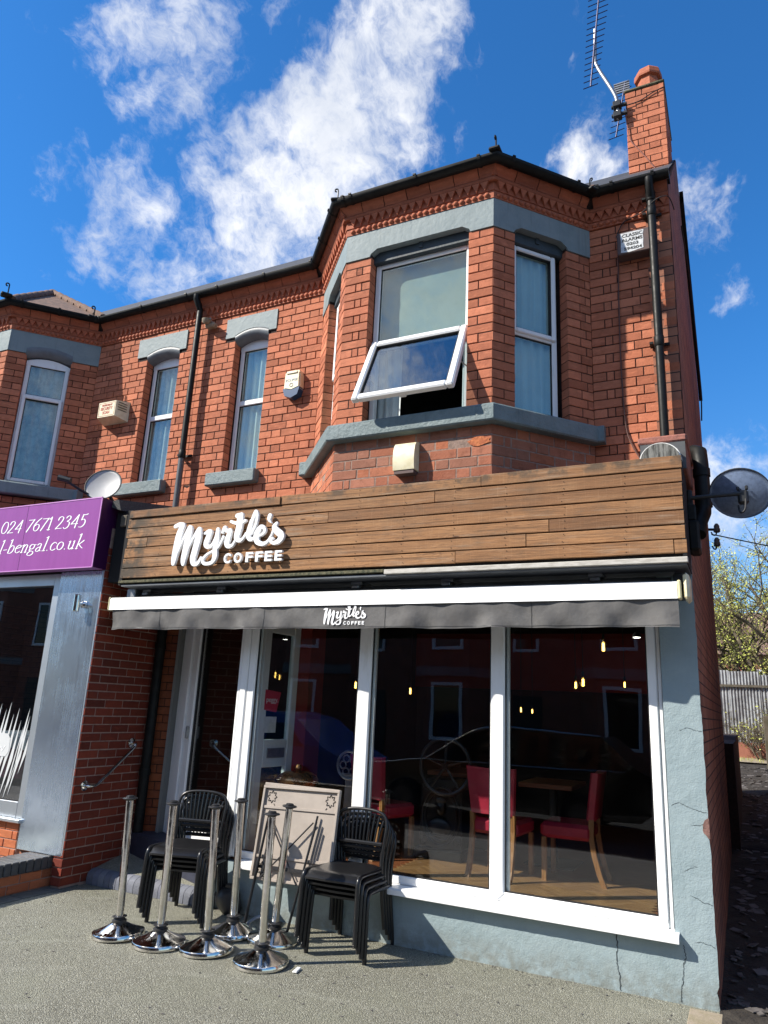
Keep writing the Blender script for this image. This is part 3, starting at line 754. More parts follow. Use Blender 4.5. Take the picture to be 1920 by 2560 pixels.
def small_window(parent, x0, x1, lx0, lx1, sx0, sx1, curt):
    fr = FRONT
    mb = MB(); n = 10; um = (x0+x1)/2; hw = (x1-x0)/2
    zz = lambda u: 5.650+.055*(1-((u-um)/hw)**2)
    us = [x0+(x1-x0)*i/n for i in range(n+1)]
    mb.uvprism([(lx0, 5.645), (x0, 5.645)]+[(u, zz(u)+.012) for u in us]+[(x1, 5.645), (lx1, 5.645), (lx1, 5.885), (lx0, 5.885)], -.12, .012, fr)
    lt = mb.build('lintel', 'painted_stone', parent)
    # moulded roll under the arch
    h = MB(); prof = [(.006, .056), (.014, .040), (.012, .014), (-.004, -.016), (-.034, -.034), (-.12, -.04), (-.12, .056)]
    vs = []; fs = []
    for u in us:
        for v, dz in prof: vs.append((u, v, zz(u)-.045+dz))
    K = len(prof)
    for i in range(n):
        for j in range(K-1): fs.append((i*K+j, i*K+j+1, (i+1)*K+j+1, (i+1)*K+j))
    h.add(vs, fs, fr).build('arch_moulding', 'lintel_grey', lt, smooth=True)
    window(parent, fr, x0+.008, x1-.008, 4.035, 5.562, 4.87, v=-.11, arch=.06, opening=None, glass='glass_up', curt=curt, cv=.05)
    sill(parent, fr, sx0, sx1, 3.875, 4.02, -.10, .085)

def frieze(path, parent, segs):
    """ball course, dog-tooth course and moulded cornice, then soffit and gutter"""
    bed = MB().sweep(path, [(-.05, ZF), (.016, ZF), (.018, 6.003), (-.05, 6.003)]).build('frieze_bed', 'terracotta', parent, rnd=(.4, .3, .6, 1))
    MB().sweep(path, [(-.05, 6.004), (.026, 6.004), (.026, 6.082), (-.05, 6.082)]).build('dogtooth_bed', 'terracotta', parent, rnd=(.2, .5, .2, 1))
    MB().sweep(path, [(-.05, 6.083), (.058, 6.083), (.066, 6.10), (.060, 6.116), (-.05, 6.116)]).build('frieze_fillet', 'terracotta', parent, rnd=(.7, .1, .6, 1))
    cb = MB().sweep(path, [(-.05, 6.117), (.045, 6.117), (.058, 6.14), (.085, 6.165), (.10, 6.19), (.105, 6.235), (-.05, 6.235)]).build('cornice_bed', 'mortar_dark', parent)
    ball = MB().sphere((0, .018, 0), .0235, 10, 8, None, (1, .85, 1)).mesh('ball', 'terracotta', 'all', (.55, .3, .3, 1))
    ball2 = MB().sphere((0, .018, 0), .0235, 10, 8, None, (1, .85, 1)).mesh('ball', 'terracotta', 'all', (.15, .8, .1, 1))
    tr = MB().add([(-.036, .028, .076), (.036, .028, .076), (.0, .028, .004), (-.036, .058, .076), (.036, .058, .076), (0, .040, .004)], [(3, 5, 4), (0, 3, 4, 1), (0, 2, 5, 3), (1, 4, 5, 2)])
    tri = tr.mesh('dogtooth', 'terracotta', False, (.5, .2, .8, 1)); tri2 = tr.mesh('dogtooth', 'terracotta', False, (.1, .6, .3, 1))
    CP = [(.040, 6.118), (.061, 6.119), (.066, 6.138), (.082, 6.150), (.098, 6.172), (.110, 6.196), (.114, 6.205), (.118, 6.234), (.040, 6.234)]
    for (a, b, e0, e1) in segs:
        fr, L = frame(a, b)
        n = int((L-.02)/.0568)
        for i in range(n):
            o = link('ball', ball if (i//4) % 3 else ball2, bed)
            o.matrix_local = fr @ Matrix.Translation(((L-n*.0568)/2+(i+.5)*.0568, 0, 5.969+random.uniform(-.001, .001)))
        n = int((L-.01)/.0752)
        for i in range(n):
            o = link('dogtooth', tri if (i//3) % 3 else tri2, bed)
            o.matrix_local = fr @ Matrix.Translation(((L-n*.0752)/2+(i+.5)*.0752, 0, 6.004))
        u = -e0
        while u < L+e1-.03:
            x1 = min(u+.222, L+e1); vs = [(x, v, z) for x in (u+.002, x1-.002) for v, z in CP]; K = len(CP)
            fs = [(j, (j+1) % K, K+(j+1) % K, K+j) for j in range(K)]+[tuple(reversed(range(K))), tuple(range(K, 2*K))]
            MB().add(vs, fs, fr).build('cornice_brick', 'terracotta', cb, smooth=True, rnd=rnd4()); u += .226
def gutter(path, parent, clips):
    cz, cv, r = 6.236, .142, .055
    prof = [(cv+r*math.cos(R_(a)), cz+r*math.sin(R_(a))) for a in range(180, 361, 15)]+[(cv+(r-.006)*math.cos(R_(a)), cz+(r-.006)*math.sin(R_(a))) for a in range(360, 179, -20)]
    g = MB().sweep(path, prof).build('gutter', 'black_plastic', parent, smooth=True)
    MB().sweep(path, [(-.02, 6.236), (.09, 6.236), (.09, 6.222), (.10, 6.222), (.10, 6.29), (-.02, 6.29)]).build('soffit_board', 'black_plastic', parent)
    for a, b, us in clips:
        fr, L = frame(a, b)
        for u in us:
            mb = MB(); pr = [(u_, cv+(r+.006)*math.cos(R_(q)), cz+(r+.006)*math.sin(R_(q))) for u_ in (u-.014, u+.014) for q in range(180, 361, 15)]
            K = 13; fs = [(j, j+1, K+j+1, K+j) for j in range(K-1)]
            mb.add(pr, fs, fr); mb.box(u-.014, u+.014, cv+r-.006, cv+r+.010, cz-.006, cz+.012, fr, .002); mb.box(u-.012, u+.012, .12, cv-r+.004, cz-.03, cz+.01, fr)
            mb.build('gutter_bracket', 'black_plastic', g)
    return g
def roofing(parent, x0, x1, bay, cap_side):
    mb = MB()
    mb.add([(x0, -.11, 6.27), (x1, -.11, 6.27), (x1, 2.2, 8.26), (x0, 2.2, 8.26), (x0, 4.6, 6.1), (x1, 4.6, 6.1)], [(0, 1, 2, 3), (3, 2, 5, 4)])
    mb.add([(x0, -.11, 6.25), (x1, -.11, 6.25), (x1, 2.2, 8.24), (x0, 2.2, 8.24), (x0, 4.6, 6.07), (x1, 4.6, 6.07)], [(3, 2, 1, 0), (4, 5, 2, 3)])
    rf = mb.build('roof', 'slate', parent)
    (a, b, c_, d_) = bay; xc = (b[0]+c_[0])/2
    def off(p, dx, dy): return (p[0]+dx, p[1]+dy, 6.27)
    A, B, C_, D_ = off(a, -.08, -.10), off(b, -.04, -.10), off(c_, .04, -.10), off(d_, .08, -.10)
    zt = 7.14 if cap_side else 6.78; T = (xc, .2, zt); T2 = (xc, .95, zt)
    br = MB().add([A, B, C_, D_, T, T2], [(0, 1, 4), (1, 2, 4), (2, 3, 4), (3, 5, 4), (0, 4, 5)]).build('bay_roof', 'tile_brown', parent)
    for P_, Q_ in ((C_, T), (B, T), (D_, T), (A, T)):
        P_ = Vector(P_); Q_ = Vector(Q_); n = int((Q_-P_).length/.2)
        for i in range(n):
            p = P_+(Q_-P_)*(i/n); q = P_+(Q_-P_)*((i+.97)/n)
            MB().tube([p+Vector((0, 0, .0)), q+Vector((0, 0, .02))], [.055, .048], 10).build('hip_tile', 'tile_brown', br, smooth=True)
    return rf
def hip_iron(parent, x, y, z, s=1., rot=0.):
    pts = [(0, 0, -.06), (0, 0, .03), (0, 0, .085)]+[(-.018+.018*math.cos(q), 0, .10+.018*math.sin(q)) for q in [i*.6 for i in range(0, 9)]]
    mt = Matrix.Translation((x, y, z)) @ Matrix.Rotation(rot, 4, 'Z') @ Matrix.Scale(s, 4)
    mb = MB().tube(pts, .008, 6, m=mt); mb.box(-.07, .05, -.05, .05, -.055, -.02, mt, .01)
    return mb.build('hip_iron', 'black_plastic', parent)

# ---- cafe house, first floor
fA, LA = frame((PX, 0), L0); fB, LB = frame(L0, FL); fC, LC = frame(FL, FR); fD, LD = frame(FR, R0); fE, LE = frame(R0, (0, 0))
hw2 = (-4.60-PX, -4.145-PX, 4.02, 5.66); lin2 = (-4.735-PX, -4.045-PX, 5.64, 5.89)
wl = {}
wl['A'] = backing(fA, LA, ZB, ZF, [hw2[:3]+(5.75,)], -.006, 'mortar_dark', 'front_wall', cafe)
lay(fA, LA, ZB, ZF, .0831, 'flemish', 'brick_old', wl['A'], cafe, [hw2, lin2])
wl['E'] = backing(fE, LE, ZB, ZF, [], -.006, 'mortar_dark', 'front_wall', cafe)
lay(fE, LE, ZB, ZF, .0831, 'flemish', 'brick_old', wl['E'], cafe, [], phase=1)
hB = (LB-.745, LB-.215, ZS1, 5.66); hC = (.257, 1.197, ZS1, 5.66); hD = (.215, .745, ZS1, 5.66)
for kx, fr, L, h, ph in (('B', fB, LB, hB, 0), ('C', fC, LC, hC, 1), ('D', fD, LD, hD, 0)):
    wl[kx] = backing(fr, L, ZB, ZF, [h[:3]+(5.74,)], -.006, 'mortar_dark', 'bay_wall', cafe)
    lay(fr, L, ZS1, ZL, .082, 'flemish', 'brick_old', wl[kx], cafe, [h], phase=ph)
    lo = MB().box(0, L, -.05, -.003, ZB, ZS0, fr).build('mortar_bed', 'mortar_pale', wl[kx])
    lay(fr, L, ZB, ZS0, .083, 'flemish', 'brick_pale' if kx != 'B' else 'brick_old', wl[kx], cafe, [], phase=ph, joint=.009, chips=.15)
    # painted band over the window, with its shouldered head
    a, b = h[0]-.015, h[1]+.015
    bd = MB().uvprism([(-.004, ZL), (a, ZL), (a+.012, 5.688), (a+.075, 5.728), (b-.075, 5.728), (b-.012, 5.688), (b, ZL), (L+.004, ZL), (L+.004, ZF), (-.004, ZF)], -.13, .010, fr).build('lintel_band', 'painted_stone', cafe)
    ld = MB().box(a-.01, b+.01, -.16, -.055, 5.615, 5.735, fr, .01); ld.box((a+b)/2-.018, (a+b)/2+.018, -.06, -.045, 5.67, 5.74, fr)
    ld.build('lintel_soffit', 'lintel_dark', bd)
MB().sweep([(L0[0]-.10, 0), L0, FL, FR, R0, (R0[0]+.09, 0)], [(-.10, ZS0), (.075, ZS0), (.085, ZS0+.012), (.085, ZS1-.02), (.07, ZS1-.004), (-.10, ZS1+.006)]).build('bay_sill', 'painted_sill', cafe)
random.seed(14); q = [(LC-.10+.10*math.cos(R_(a))*random.uniform(.75, 1.05), 3.735+.042*math.sin(R_(a))*random.uniform(.7, 1.1)) for a in range(0, 360, 24)]
MB().uvprism([(min(u, LC-.001), z) for u, z in q], 0, .0045, fC).build('spalled_brick', 'chip_orange', wl['C'])
small_window(cafe, -4.60, -4.145, -4.735, -4.045, -4.745, -4.10, 'curtain')
wB = window(cafe, fB, hB[0]+.006, hB[1]-.006, 4.03, 5.63, 4.80, opening='top')
wD = window(cafe, fD, hD[0]+.006, hD[1]-.04, 4.03, 5.63, 4.80, opening='top')
wC = window(cafe, fC, hC[0]+.006, hC[1]-.006, 4.035, 5.63, 4.80, opening='swung', curt=None)
wavy(fC, hC[0]+.03, hC[0]+.26, 4.05, 4.8, -.22, 'curtain', 'curtain', wC, folds=14)
wavy(fC, hC[1]-.12, hC[1]-.03, 4.05, 5.6, -.24, 'curtain', 'curtain', wC, folds=22)
MB().box(hC[0]+.03, hC[1]-.03, -.19, -.185, 4.78, 5.6, fC).build('blind', 'blind_grey', wC)
# top-hung sash swung out
Ls = .755; ang = R_(25)
hinge = fC @ Matrix.Translation((0, -.085, 4.812)) @ Matrix.Rotation(ang, 4, 'X')
u0_, u1_ = hC[0]+.018, hC[1]-.018
mb = MB(); ring(mb, hinge, u0_, u1_, -Ls, 0, .062, -.03, .03, .012); sh = mb.build('swung_sash', 'upvc', wC)
mb = MB(); ring(mb, hinge, u0_+.060, u1_-.060, -Ls+.060, -.060, .010, -.02, .018, 0); mb.build('gasket', 'gasket', wC)
MB().box(u0_+.066, u1_-.066, -.004, .0, -Ls+.066, -.066, hinge).build('pane', 'glass_sash', wC)
mb = MB(); mb.box((u0_+u1_)/2-.03, (u0_+u1_)/2+.03, -.05, -.028, -Ls+.01, -Ls+.045, hinge, .006); mb.build('sash_handle', 'upvc', wC)
mb = MB()
for uu in (u0_+.012, u1_-.012):
    p = hinge @ Vector((uu, -.03, -Ls*.55)); q = fC @ Vector((uu, -.11, 4.45)); mb.tube([p, q], .006, 6)
mb.build('sash_stay', 'grey_metal', wC)
PTH = [(PX, 0), L0, FL, FR, R0, (.0, 0)]
frieze(PTH, cafe, [((PX, 0), L0, 0, -.06), (L0, FL, -.06, .05), (FL, FR, .05, .05), (FR, R0, .05, -.06), (R0, (0, 0), -.06, 0)])
gt = gutter([(PX, 0), L0, FL, FR, R0, (.02, 0)], cafe, [((PX, 0), L0, (.30, .95, 1.55)), (L0, FL, (.12, .5, .95)), (FL, FR, (.02, .10, .75, 1.34)), (FR, R0, (.08, .75, .93)), (R0, (0, 0), (.12, .24, .58))])
roofing(cafe, PX, -.005, (L0, FL, FR, R0), 0)
hip_iron(gt, FR[0]+.07, FR[1]-.16, 6.29, .95, R_(90)); hip_iron(gt, FL[0]-.05, FL[1]-.16, 6.27, .85, R_(20)); hip_iron(gt, R0[0]+.06, R0[1]-.20, 6.23, .8, R_(150))
# ---- shell: gable, party wall, floor, back
fG, LG = frame((0, -.34), (0, 4.45))
gb = MB().uvprism([(.0, 0), (LG, 0), (LG, 6.05), (2.54, 8.24), (.34, 6.22), (.34, 3.30), (.0, 3.30)], -.20, 0, fG).build('gable_wall', 'brick_side', cafe)
MB().box(-5.06, -.22, 4.2, 4.44, 0, 6.1).build('rear_wall', 'brick_side', cafe)
MB().box(-5.06, -.21, -.20, 4.2, 3.15, 3.40).build('upper_floor', 'plaster_dim', cafe)
MB().box(-5.10, -5.065, .20, 4.4, 0, 6.3).build('party_wall', 'plaster_dim', cafe)
# black verge board and slipped slates seen along the gable edge
mb = MB(); mb.box(.002, .03, 2.2, 3.9, 0, .14, Matrix.Translation((0, 0, 0))); 
vb = MB().add([(.0, 2.5, 7.86), (.045, 2.5, 7.86), (.045, 4.5, 6.05), (.0, 4.5, 6.05), (.0, 2.5, 8.02), (.045, 2.5, 8.02), (.045, 4.5, 6.21), (.0, 4.5, 6.21)], [(0, 1, 2, 3), (7, 6, 5, 4), (1, 5, 6, 2), (0, 3, 7, 4)]).build('verge_board', 'black_plastic', cafe)
# ---- chimney
ch = MB().box(-.444, -.046, 1.306, 2.25, 7.0, 8.58).build('chimney', 'mortar_dark', cafe)
fH, LH = frame((-.45, 1.3), (-.04, 1.3)); lay(fH, LH, 7.16, 8.585, .0838, 'flemish', 'brick_old', ch, cafe, depth=.05, phase=1, chips=.1)
fI, LI = frame((-.04, 1.3), (-.04, 2.25)); lay(fI, LI, 7.16, 8.585, .0838, 'flemish', 'brick_old', ch, cafe, depth=.05, chips=.1)
MB().box(-.462, -.03, 1.285, 2.27, 8.585, 8.625, None, .012).build('chimney_cap', 'moss', ch)
pt = MB().lathe([(.148, 0), (.132, .05), (.118, .18), (.116, .215), (.15, .225), (.155, .245), (.15, .30), (.125, .335), (.10, .335), (.09, .2)], 8, Matrix.Rotation(.2, 4, 'Z').to_4x4(), cap=True)
pt.v = [(x-.21, y+1.50, z+8.62) for x, y, z in pt.v]; pt.build('chimney_pot', 'terracotta', ch, rnd=(.5, .4, .4, 1))
# ---- neighbour, first floor
nL0, nFL, nFR, nR0 = mir(R0), mir(FR), mir(FL), mir(L0)     # left to right
gA, lA = frame(nR0, (PX, 0)); gB, lB = frame(nFR, nR0); gC, lC = frame(nFL, nFR)
hw1 = (-5.91-nR0[0], -5.408-nR0[0], 4.02, 5.66); lin1 = (-6.07-nR0[0], -5.315-nR0[0], 5.64, 5.89)
nw = backing(gA, lA, ZB, ZF, [hw1[:3]+(5.75,)], -.006, 'mortar_dark', 'front_wall', nbr)
lay(gA, lA, ZB, ZF, .0831, 'flemish', 'brick_old', nw, nbr, [hw1, lin1], phase=1)
h2 = (.21, .715, ZS1, 5.66)
nb = backing(gB, lB, ZB, ZF, [h2[:3]+(5.75,)], -.006, 'mortar_dark', 'bay_wall', nbr)
lay(gB, lB, ZB, ZL, .082, 'flemish', 'brick_old', nb, nbr, [h2, (0, 2, ZS0, ZS1)])
h3 = (.257, 1.157, ZS1, 5.66)
nc = backing(gC, lC, ZB, ZF, [h3[:3]+(5.75,)], -.006, 'mortar_dark', 'bay_wall', nbr)
lay(gC, lC, ZB, ZL, .082, 'flemish', 'brick_old', nc, nbr, [h3, (0, 2, ZS0, ZS1)])
n = 10
def arched_band(fr, L, a, b):
    um, hw = (a+b)/2, (b-a)/2; us = [a+(b-a)*i/n for i in range(n+1)]; zz = lambda u: 5.675+.05*(1-((u-um)/hw)**2)
    bd = MB().uvprism([(-.004, ZL), (a, ZL)]+[(u, zz(u)) for u in us]+[(b, ZL), (L+.004, ZL), (L+.004, ZF), (-.004, ZF)], -.13, .010, fr).build('lintel_band', 'painted_stone', nbr)
    prof = [(.016, .035), (.022, .015), (.016, -.025), (-.004, -.06), (-.04, -.078), (-.12, -.08), (-.12, .03)]; K = len(prof); vs = []; fs = []
    for u in us:
        for v, dz in prof: vs.append((u, v, zz(u)+dz+.015))
    for i in range(n):
        for j in range(K-1): fs.append((i*K+j, i*K+j+1, (i+1)*K+j+1, (i+1)*K+j))
    fs.append(tuple(range(K))); fs.append(tuple(reversed(range(n*K, (n+1)*K))))
    MB().add(vs, fs, fr).build('arch_moulding', 'lintel_grey', bd, smooth=True)
arched_band(gB, lB, h2[0]-.01, h2[1]+.01); arched_band(gC, lC, h3[0]-.01, h3[1]+.01)
window(nbr, gB, h2[0]+.006, h2[1]-.006, 4.03, 5.592, 5.13, v=-.06, arch=.055, opening='bottom', glass='glass_up', curt='net_curtain')
window(nbr, gC, h3[0]+.006, h3[1]-.006, 4.03, 5.592, 5.13, v=-.06, arch=.055, glass='glass_up', curt='net_curtain')
small_window(nbr, -5.91, -5.408, -6.07, -5.315, -6.088, -5.36, 'net_curtain')
MB().sweep([nFL, nFR, nR0, (nR0[0]+.10, 0)], [(-.10, ZS0), (.075, ZS0), (.085, ZS0+.012), (.085, ZS1-.02), (.07, ZS1-.004), (-.10, ZS1+.006)]).build('bay_sill', 'painted_stone', nbr)
frieze([nFL, nFR, nR0, (PX, 0)], nbr, [(nFL, nFR, 0, .05), (nFR, nR0, .05, -.06), (nR0, (PX, 0), -.06, 0)])
g2 = gutter([nL0, nFL, nFR, nR0, (PX, 0)], nbr, [(nFR, nR0, (.08, .5, .92)), (nR0, (PX, 0), (.1, .8, 1.5))])
roofing(nbr, -10.2, PX, (nL0, nFL, nFR, nR0), 1)
hip_iron(g2, nFR[0]+.09, nFR[1]-.2, 6.30, 1.05, R_(60)); hip_iron(g2, nR0[0]+.02, nR0[1]-.20, 6.27, 1.05, R_(60))
MB().box(-10.2, -5.12, 4.2, 4.44, 0, 6.1).build('rear_wall', 'brick_side', nbr)
MB().box(-10.2, -5.12, .2, 4.2, 3.15, 3.40).build('upper_floor', 'plaster_dim', nbr)
MB().box(-10.3, -9.5, -.1, .15, 0, 6.2).build('side_wall', 'brick_side', nbr)
MB().box(-10.3, -10.18, 0, 4.4, 0, 6.2).build('party_wall', 'brick_side', nbr)

# ---- cafe ground floor: render, shop window, door
YS = -.355
mb = MB()
def rough_panel(mb, x0, x1, z0, z1, y, nx, nz, amp=.003, right=False):
    vs = []; fs = []
    for j in range(nz+1):
        for i in range(nx+1):
            x = x0+(x1-x0)*i/nx; z = z0+(z1-z0)*j/nz
            if right and i == nx: x += .0015*math.sin(z*9)+.0015*math.sin(z*23+1)+random.uniform(-.0022, .0015)-(.02 if .98 < z < 1.10 else 0)-(.03 if z < .12 else 0)*random.random()
            vs.append((x, y+random.uniform(-amp, amp)*.5, z))
    for j in range(nz):
        for i in range(nx): fs.append((j*(nx+1)+i, j*(nx+1)+i+1, (j+1)*(nx+1)+i+1, (j+1)*(nx+1)+i))
    mb.add(vs, fs)
    # right-hand return
    if right:
        vs2 = []; 
        for j in range(nz+1): p = vs[j*(nx+1)+nx]; vs2 += [p, (p[0]-.004, y+.09, p[2])]
        mb.add(vs2, [(2*j, 2*j+1, 2*j+3, 2*j+2) for j in range(nz)])
rough_panel(mb, -.232, .006, .0, 3.0, YS, 8, 90, right=True)
rough_panel(mb, -3.87, -.232, .0, .375, YS, 90, 10)
mb.box(-3.87, -.232, YS+.02, -.12, 0, .37); mb.box(-.232, -.01, YS+.03, -.1, 0, 3.0)
mb.add([(-.232, YS, .375), (-.232, YS+.25, .375), (-.232, YS+.25, 2.7), (-.232, YS, 2.7)], [(0, 1, 2, 3)])
mb.add([(-3.87, YS, 0), (-3.87, YS+.25, 0), (-3.87, YS+.25, .375), (-3.87, YS, .375)], [(0, 3, 2, 1)])
rw = mb.build('rendered_wall', 'blue_render', cafe, smooth=True)
def crack(pts, wd, parent, m='crack'):
    random.seed(len(pts)*31); P_ = catmull(pts, 9); vs = []
    for i, (x, z) in enumerate(P_):
        jx, jz = random.uniform(-.004, .004), random.uniform(-.003, .003); ww = wd*random.uniform(.35, 1.)
        d = (P_[min(i+1, len(P_)-1)][0]-P_[max(i-1, 0)][0], P_[min(i+1, len(P_)-1)][1]-P_[max(i-1, 0)][1]); l = math.hypot(*d)+1e-9
        nx_, nz_ = -d[1]/l*ww/2, d[0]/l*ww/2
        vs += [(x+jx-nx_, YS-.0022, z+jz-nz_), (x+jx+nx_, YS-.0022, z+jz+nz_)]
    MB().add(vs, [(2*i, 2*i+1, 2*i+3, 2*i+2) for i in range(len(P_)-1)]).build('crack', m, parent)
crack([(-.595, .335), (-.590, .26), (-.598, .18), (-.583, .09), (-.582, .01)], .008, rw)
crack([(-.186, .335), (-.178, .27), (-.192, .22), (-.200, .13), (-.214, .07), (-.216, .01)], .006, rw)
crack([(-.215, 1.155), (-.17, 1.175), (-.12, 1.16), (-.04, 1.135), (.0, 1.13)], .0035, rw)
crack([(-.14, 1.635), (-.09, 1.655), (-.04, 1.64), (0, 1.638)], .003, rw); crack([(-.10, 1.045), (-.05, 1.05), (-.02, 1.06)], .003, rw)
crack([(-.16, .76), (-.11, .79), (-.08, .80)], .0025, rw); crack([(-.13, .63), (-.06, .60), (.0, .585)], .003, rw); crack([(-.12, .36), (-.06, .365), (.0, .345)], .003, rw)
crack([(-.60, .335), (-.5, .34), (-.42, .33)], .003, rw)
ck = MB(); random.seed(4); q = [(.004+random.uniform(-.004, .006)-.042*math.sin(math.pi*i/8)*random.uniform(.8, 1.1), .975+.125*i/8) for i in range(9)]
ck.uvprism([(x, z) for x, z in q]+[(.010, 1.10), (.010, .975)], .0005, .0065, frame((0, YS), (1, YS))[0]); ck.build('exposed_patch', 'chip', rw)
# shop window frame
YF = -.33
fS, _ = frame((0, YF), (1, YF)); gz0, gz1 = .465, 2.50
sf = MB()
sf.box(-.328, -.266, -.05, 0, .43, gz1, fS, .008); sf.box(-.264, -.236, -.06, -.012, .40, gz1, fS, .005)
sf.box(-3.83, -.264, -.06, -.002, .405, gz0, fS, .008)
sf.box(-3.83, -.236, -.06, -.001, gz1-.06, gz1+.15, fS, .008)
for a, b in ((-2.63, -2.507), (-1.474, -1.362)): sf.box(a, b, -.06, .001, .45, gz1, fS, .012)
sf.box(-3.835, -3.76, -.10, .004, .40, gz1, fS, .010); sf.box(-3.757, -3.675, -.06, 0, .45, gz1, fS, .010)
shopf = sf.build('shop_window', 'upvc', cafe)
for a, b in ((-3.675, -2.63), (-2.507, -1.474), (-1.362, -.328)):
    g = MB(); ring(g, fS, a-.004, b+.004, gz0-.004, gz1-.055, .012, -.03, -.012, 0); g.build('gasket', 'gasket', shopf)
    p = pane(fS, a, b, gz0, gz1-.06, -.022, shopf, 'glass_shop')
    b2 = MB(); b2.box(a+.008, a+.03, -.055, -.028, gz0, gz1-.06, fS); b2.build('glazing_bead', 'upvc_dirty', shopf)
# the mitred foot of the mullion
for xm in (-1.418,):
    MB().uvprism([(xm-.056, .462), (xm, .412), (xm+.056, .462)], -.01, .0035, fS).build('mullion_foot', 'upvc', shopf)
sl = MB().add([(x, y, z) for x in (-3.64, -.205) for y, z in ((-.30, .405), (-.425, .395), (-.437, .388), (-.437, .352), (-.425, .348), (-.352, .352), (-.30, .352))], [tuple(range(7)), tuple(reversed(range(7, 14)))]+[(j, (j+1) % 7, 7+(j+1) % 7, 7+j) for j in range(7)]).build('window_sill', 'upvc', cafe)
# angled entrance door
DA, DB = (-5.08, .28), (-3.835, -.335); fDo, LDo = frame(DA, DB)
df = MB(); df.box(0, .13, -.07, 0, .38, 2.6, fDo, .008); df.box(.133, .27, -.07, .018, .38, 2.6, fDo, .008); df.box(.273, .36, -.06, -.006, .38, 2.6, fDo, .008); df.box(.363, .43, -.06, .006, .38, 2.6, fDo, .010)
df.box(LDo-.045, LDo-.005, -.07, 0, .38, 2.6, fDo, .008); df.box(.43, LDo-.045, -.06, -.004, .40, .52, fDo, .008); df.box(0, LDo, -.06, .002, 2.5, 2.7, fDo)
dr = df.build('entrance_door', 'upvc', cafe); pane(fDo, .43, LDo-.045, .52, 2.5, -.03, dr, 'glass_shop')
g = MB(); ring(g, fDo, .427, LDo-.042, .517, 2.503, .014, -.04, -.015, 0); g.build('gasket', 'gasket', dr)
MB().box(.38, .405, .006, .04, 1.30, 1.42, fDo, .008).build('door_handle', 'grey_metal', dr)
# open inner door leaf standing behind the left pane
fLf, LLf = frame((-3.66, -.24), (-3.62, .30))
lf = MB(); ring(lf, fLf, 0, LLf, .42, 2.42, .10, -.05, 0, .008); lf.box(.10, LLf-.10, -.05, -.001, 1.12, 1.36, fLf, .006); leaf = lf.build('open_door_leaf', 'upvc', cafe)
pane(fLf, .10, LLf-.10, 1.36, 2.32, -.02, leaf, 'glass_small'); pane(fLf, .10, LLf-.10, .52, 1.12, -.02, leaf, 'glass_small')
MB().box(.14, LLf-.14, .001, .012, 1.20, 1.285, fLf, .006).build('letter_plate', 'grey_metal', leaf)
st = MB().uvprism([(.06, 1.62), (.24, 1.60), (.29, 1.78), (.06, 1.80)], .001, .002, fLf).build('sticker', 'sticker_red', leaf)
text('peggy.', 'sticker_text', 'letter_white', fLf, .08, 1.69, .045, .0035, leaf, width=.17)
MB().box(.07, .25, .001, .002, 1.42, 1.56, fLf).build('notice', 'paper', leaf)
# recess: splayed glazed-brick pier, black soil pipe, step
wr = thing('entrance_return_wall', 'dark red brick return wall with pale mortar beside the cafe entrance', 'wall', (-5.4, -.3, 0))
rb = MB().box(-5.42, -5.308, -.705, .20, .0, 3.3).build('mortar_bed', 'mortar_pink', wr)
fR, LR = frame((-5.30, -.70), (-5.30, .16)); fR2, LR2 = frame((-5.425, -.715), (-5.302, -.715)); lay(fR2, LR2, .02, 3.10, .077, 'stretcher', 'brick_red', rb, wr, depth=.01, joint=.011, S=.214)
lay(fR, LR, .02, 3.10, .077, 'stretcher', 'brick_red', rb, wr, depth=.05, joint=.011, S=.214, vj=.0015, chips=.02)
fP, LP = frame((-5.30, .16), (-5.08, .285))
pb = MB().box(-.05, LP, -.2, -.006, .1, 3.2, fP).build('entrance_pier', 'mortar_dark', cafe)
lay(fP, LP, .36, 3.15, .0815, 'stretcher', 'brick_glazed', pb, cafe, depth=.04, S=.229, chips=.05)
dpipe = thing('soil_pipe', 'black soil pipe standing in the dark corner of the cafe entrance recess', 'pipe', (-5.22, .12, .2))
mb = MB().tube([(-5.235, .10, .2), (-5.235, .10, 3.1)], .05, 16); mb.build('pipe', 'black_plastic', dpipe, smooth=True)
for zz_ in (.95, 2.2): MB().tube([(-5.235, .10, zz_-.03), (-5.235, .10, zz_+.03)], .058, 16).build('pipe_clip', 'black_plastic', dpipe)
MB().prism([(-5.30, .05), (-4.62, -.16), (-3.88, -.36), (-3.88, -.30), (-5.05, .30), (-5.30, .18)], .12, .385).build('door_step', 'navy_step', cafe)

# ------------------------------------------------------------------ ground
gr = MB(); gr.box(-7.6, 1.2, -2.9, -.02, -.25, 0.0)
fo = gr.build('forecourt', 'resin_gravel', None, kind='structure')
MB().box(-60, 60, -5.0, -2.9, -.25, -.004).build('pavement', 'paving', None, kind='structure')
kb = MB(); kb.box(-60, 60, -5.14, -5.0, -.35, -.006, None, .015); kb.build('kerb', 'kerb_stone', None, kind='structure')
MB().box(-60, 60, -13.2, -5.14, -.45, -.125).build('road', 'asphalt', None, kind='structure')
MB().box(-60, 60, -16.5, -13.2, -.35, -.004).build('far_pavement', 'paving', None, kind='structure')
# wide earth sheet to the horizon
MB().add([(-600, -600, -.46), (600, -600, -.46), (600, 600, -.46), (-600, 600, -.46)], [(0, 1, 2, 3)]).build('ground', 'asphalt', None, kind='structure')
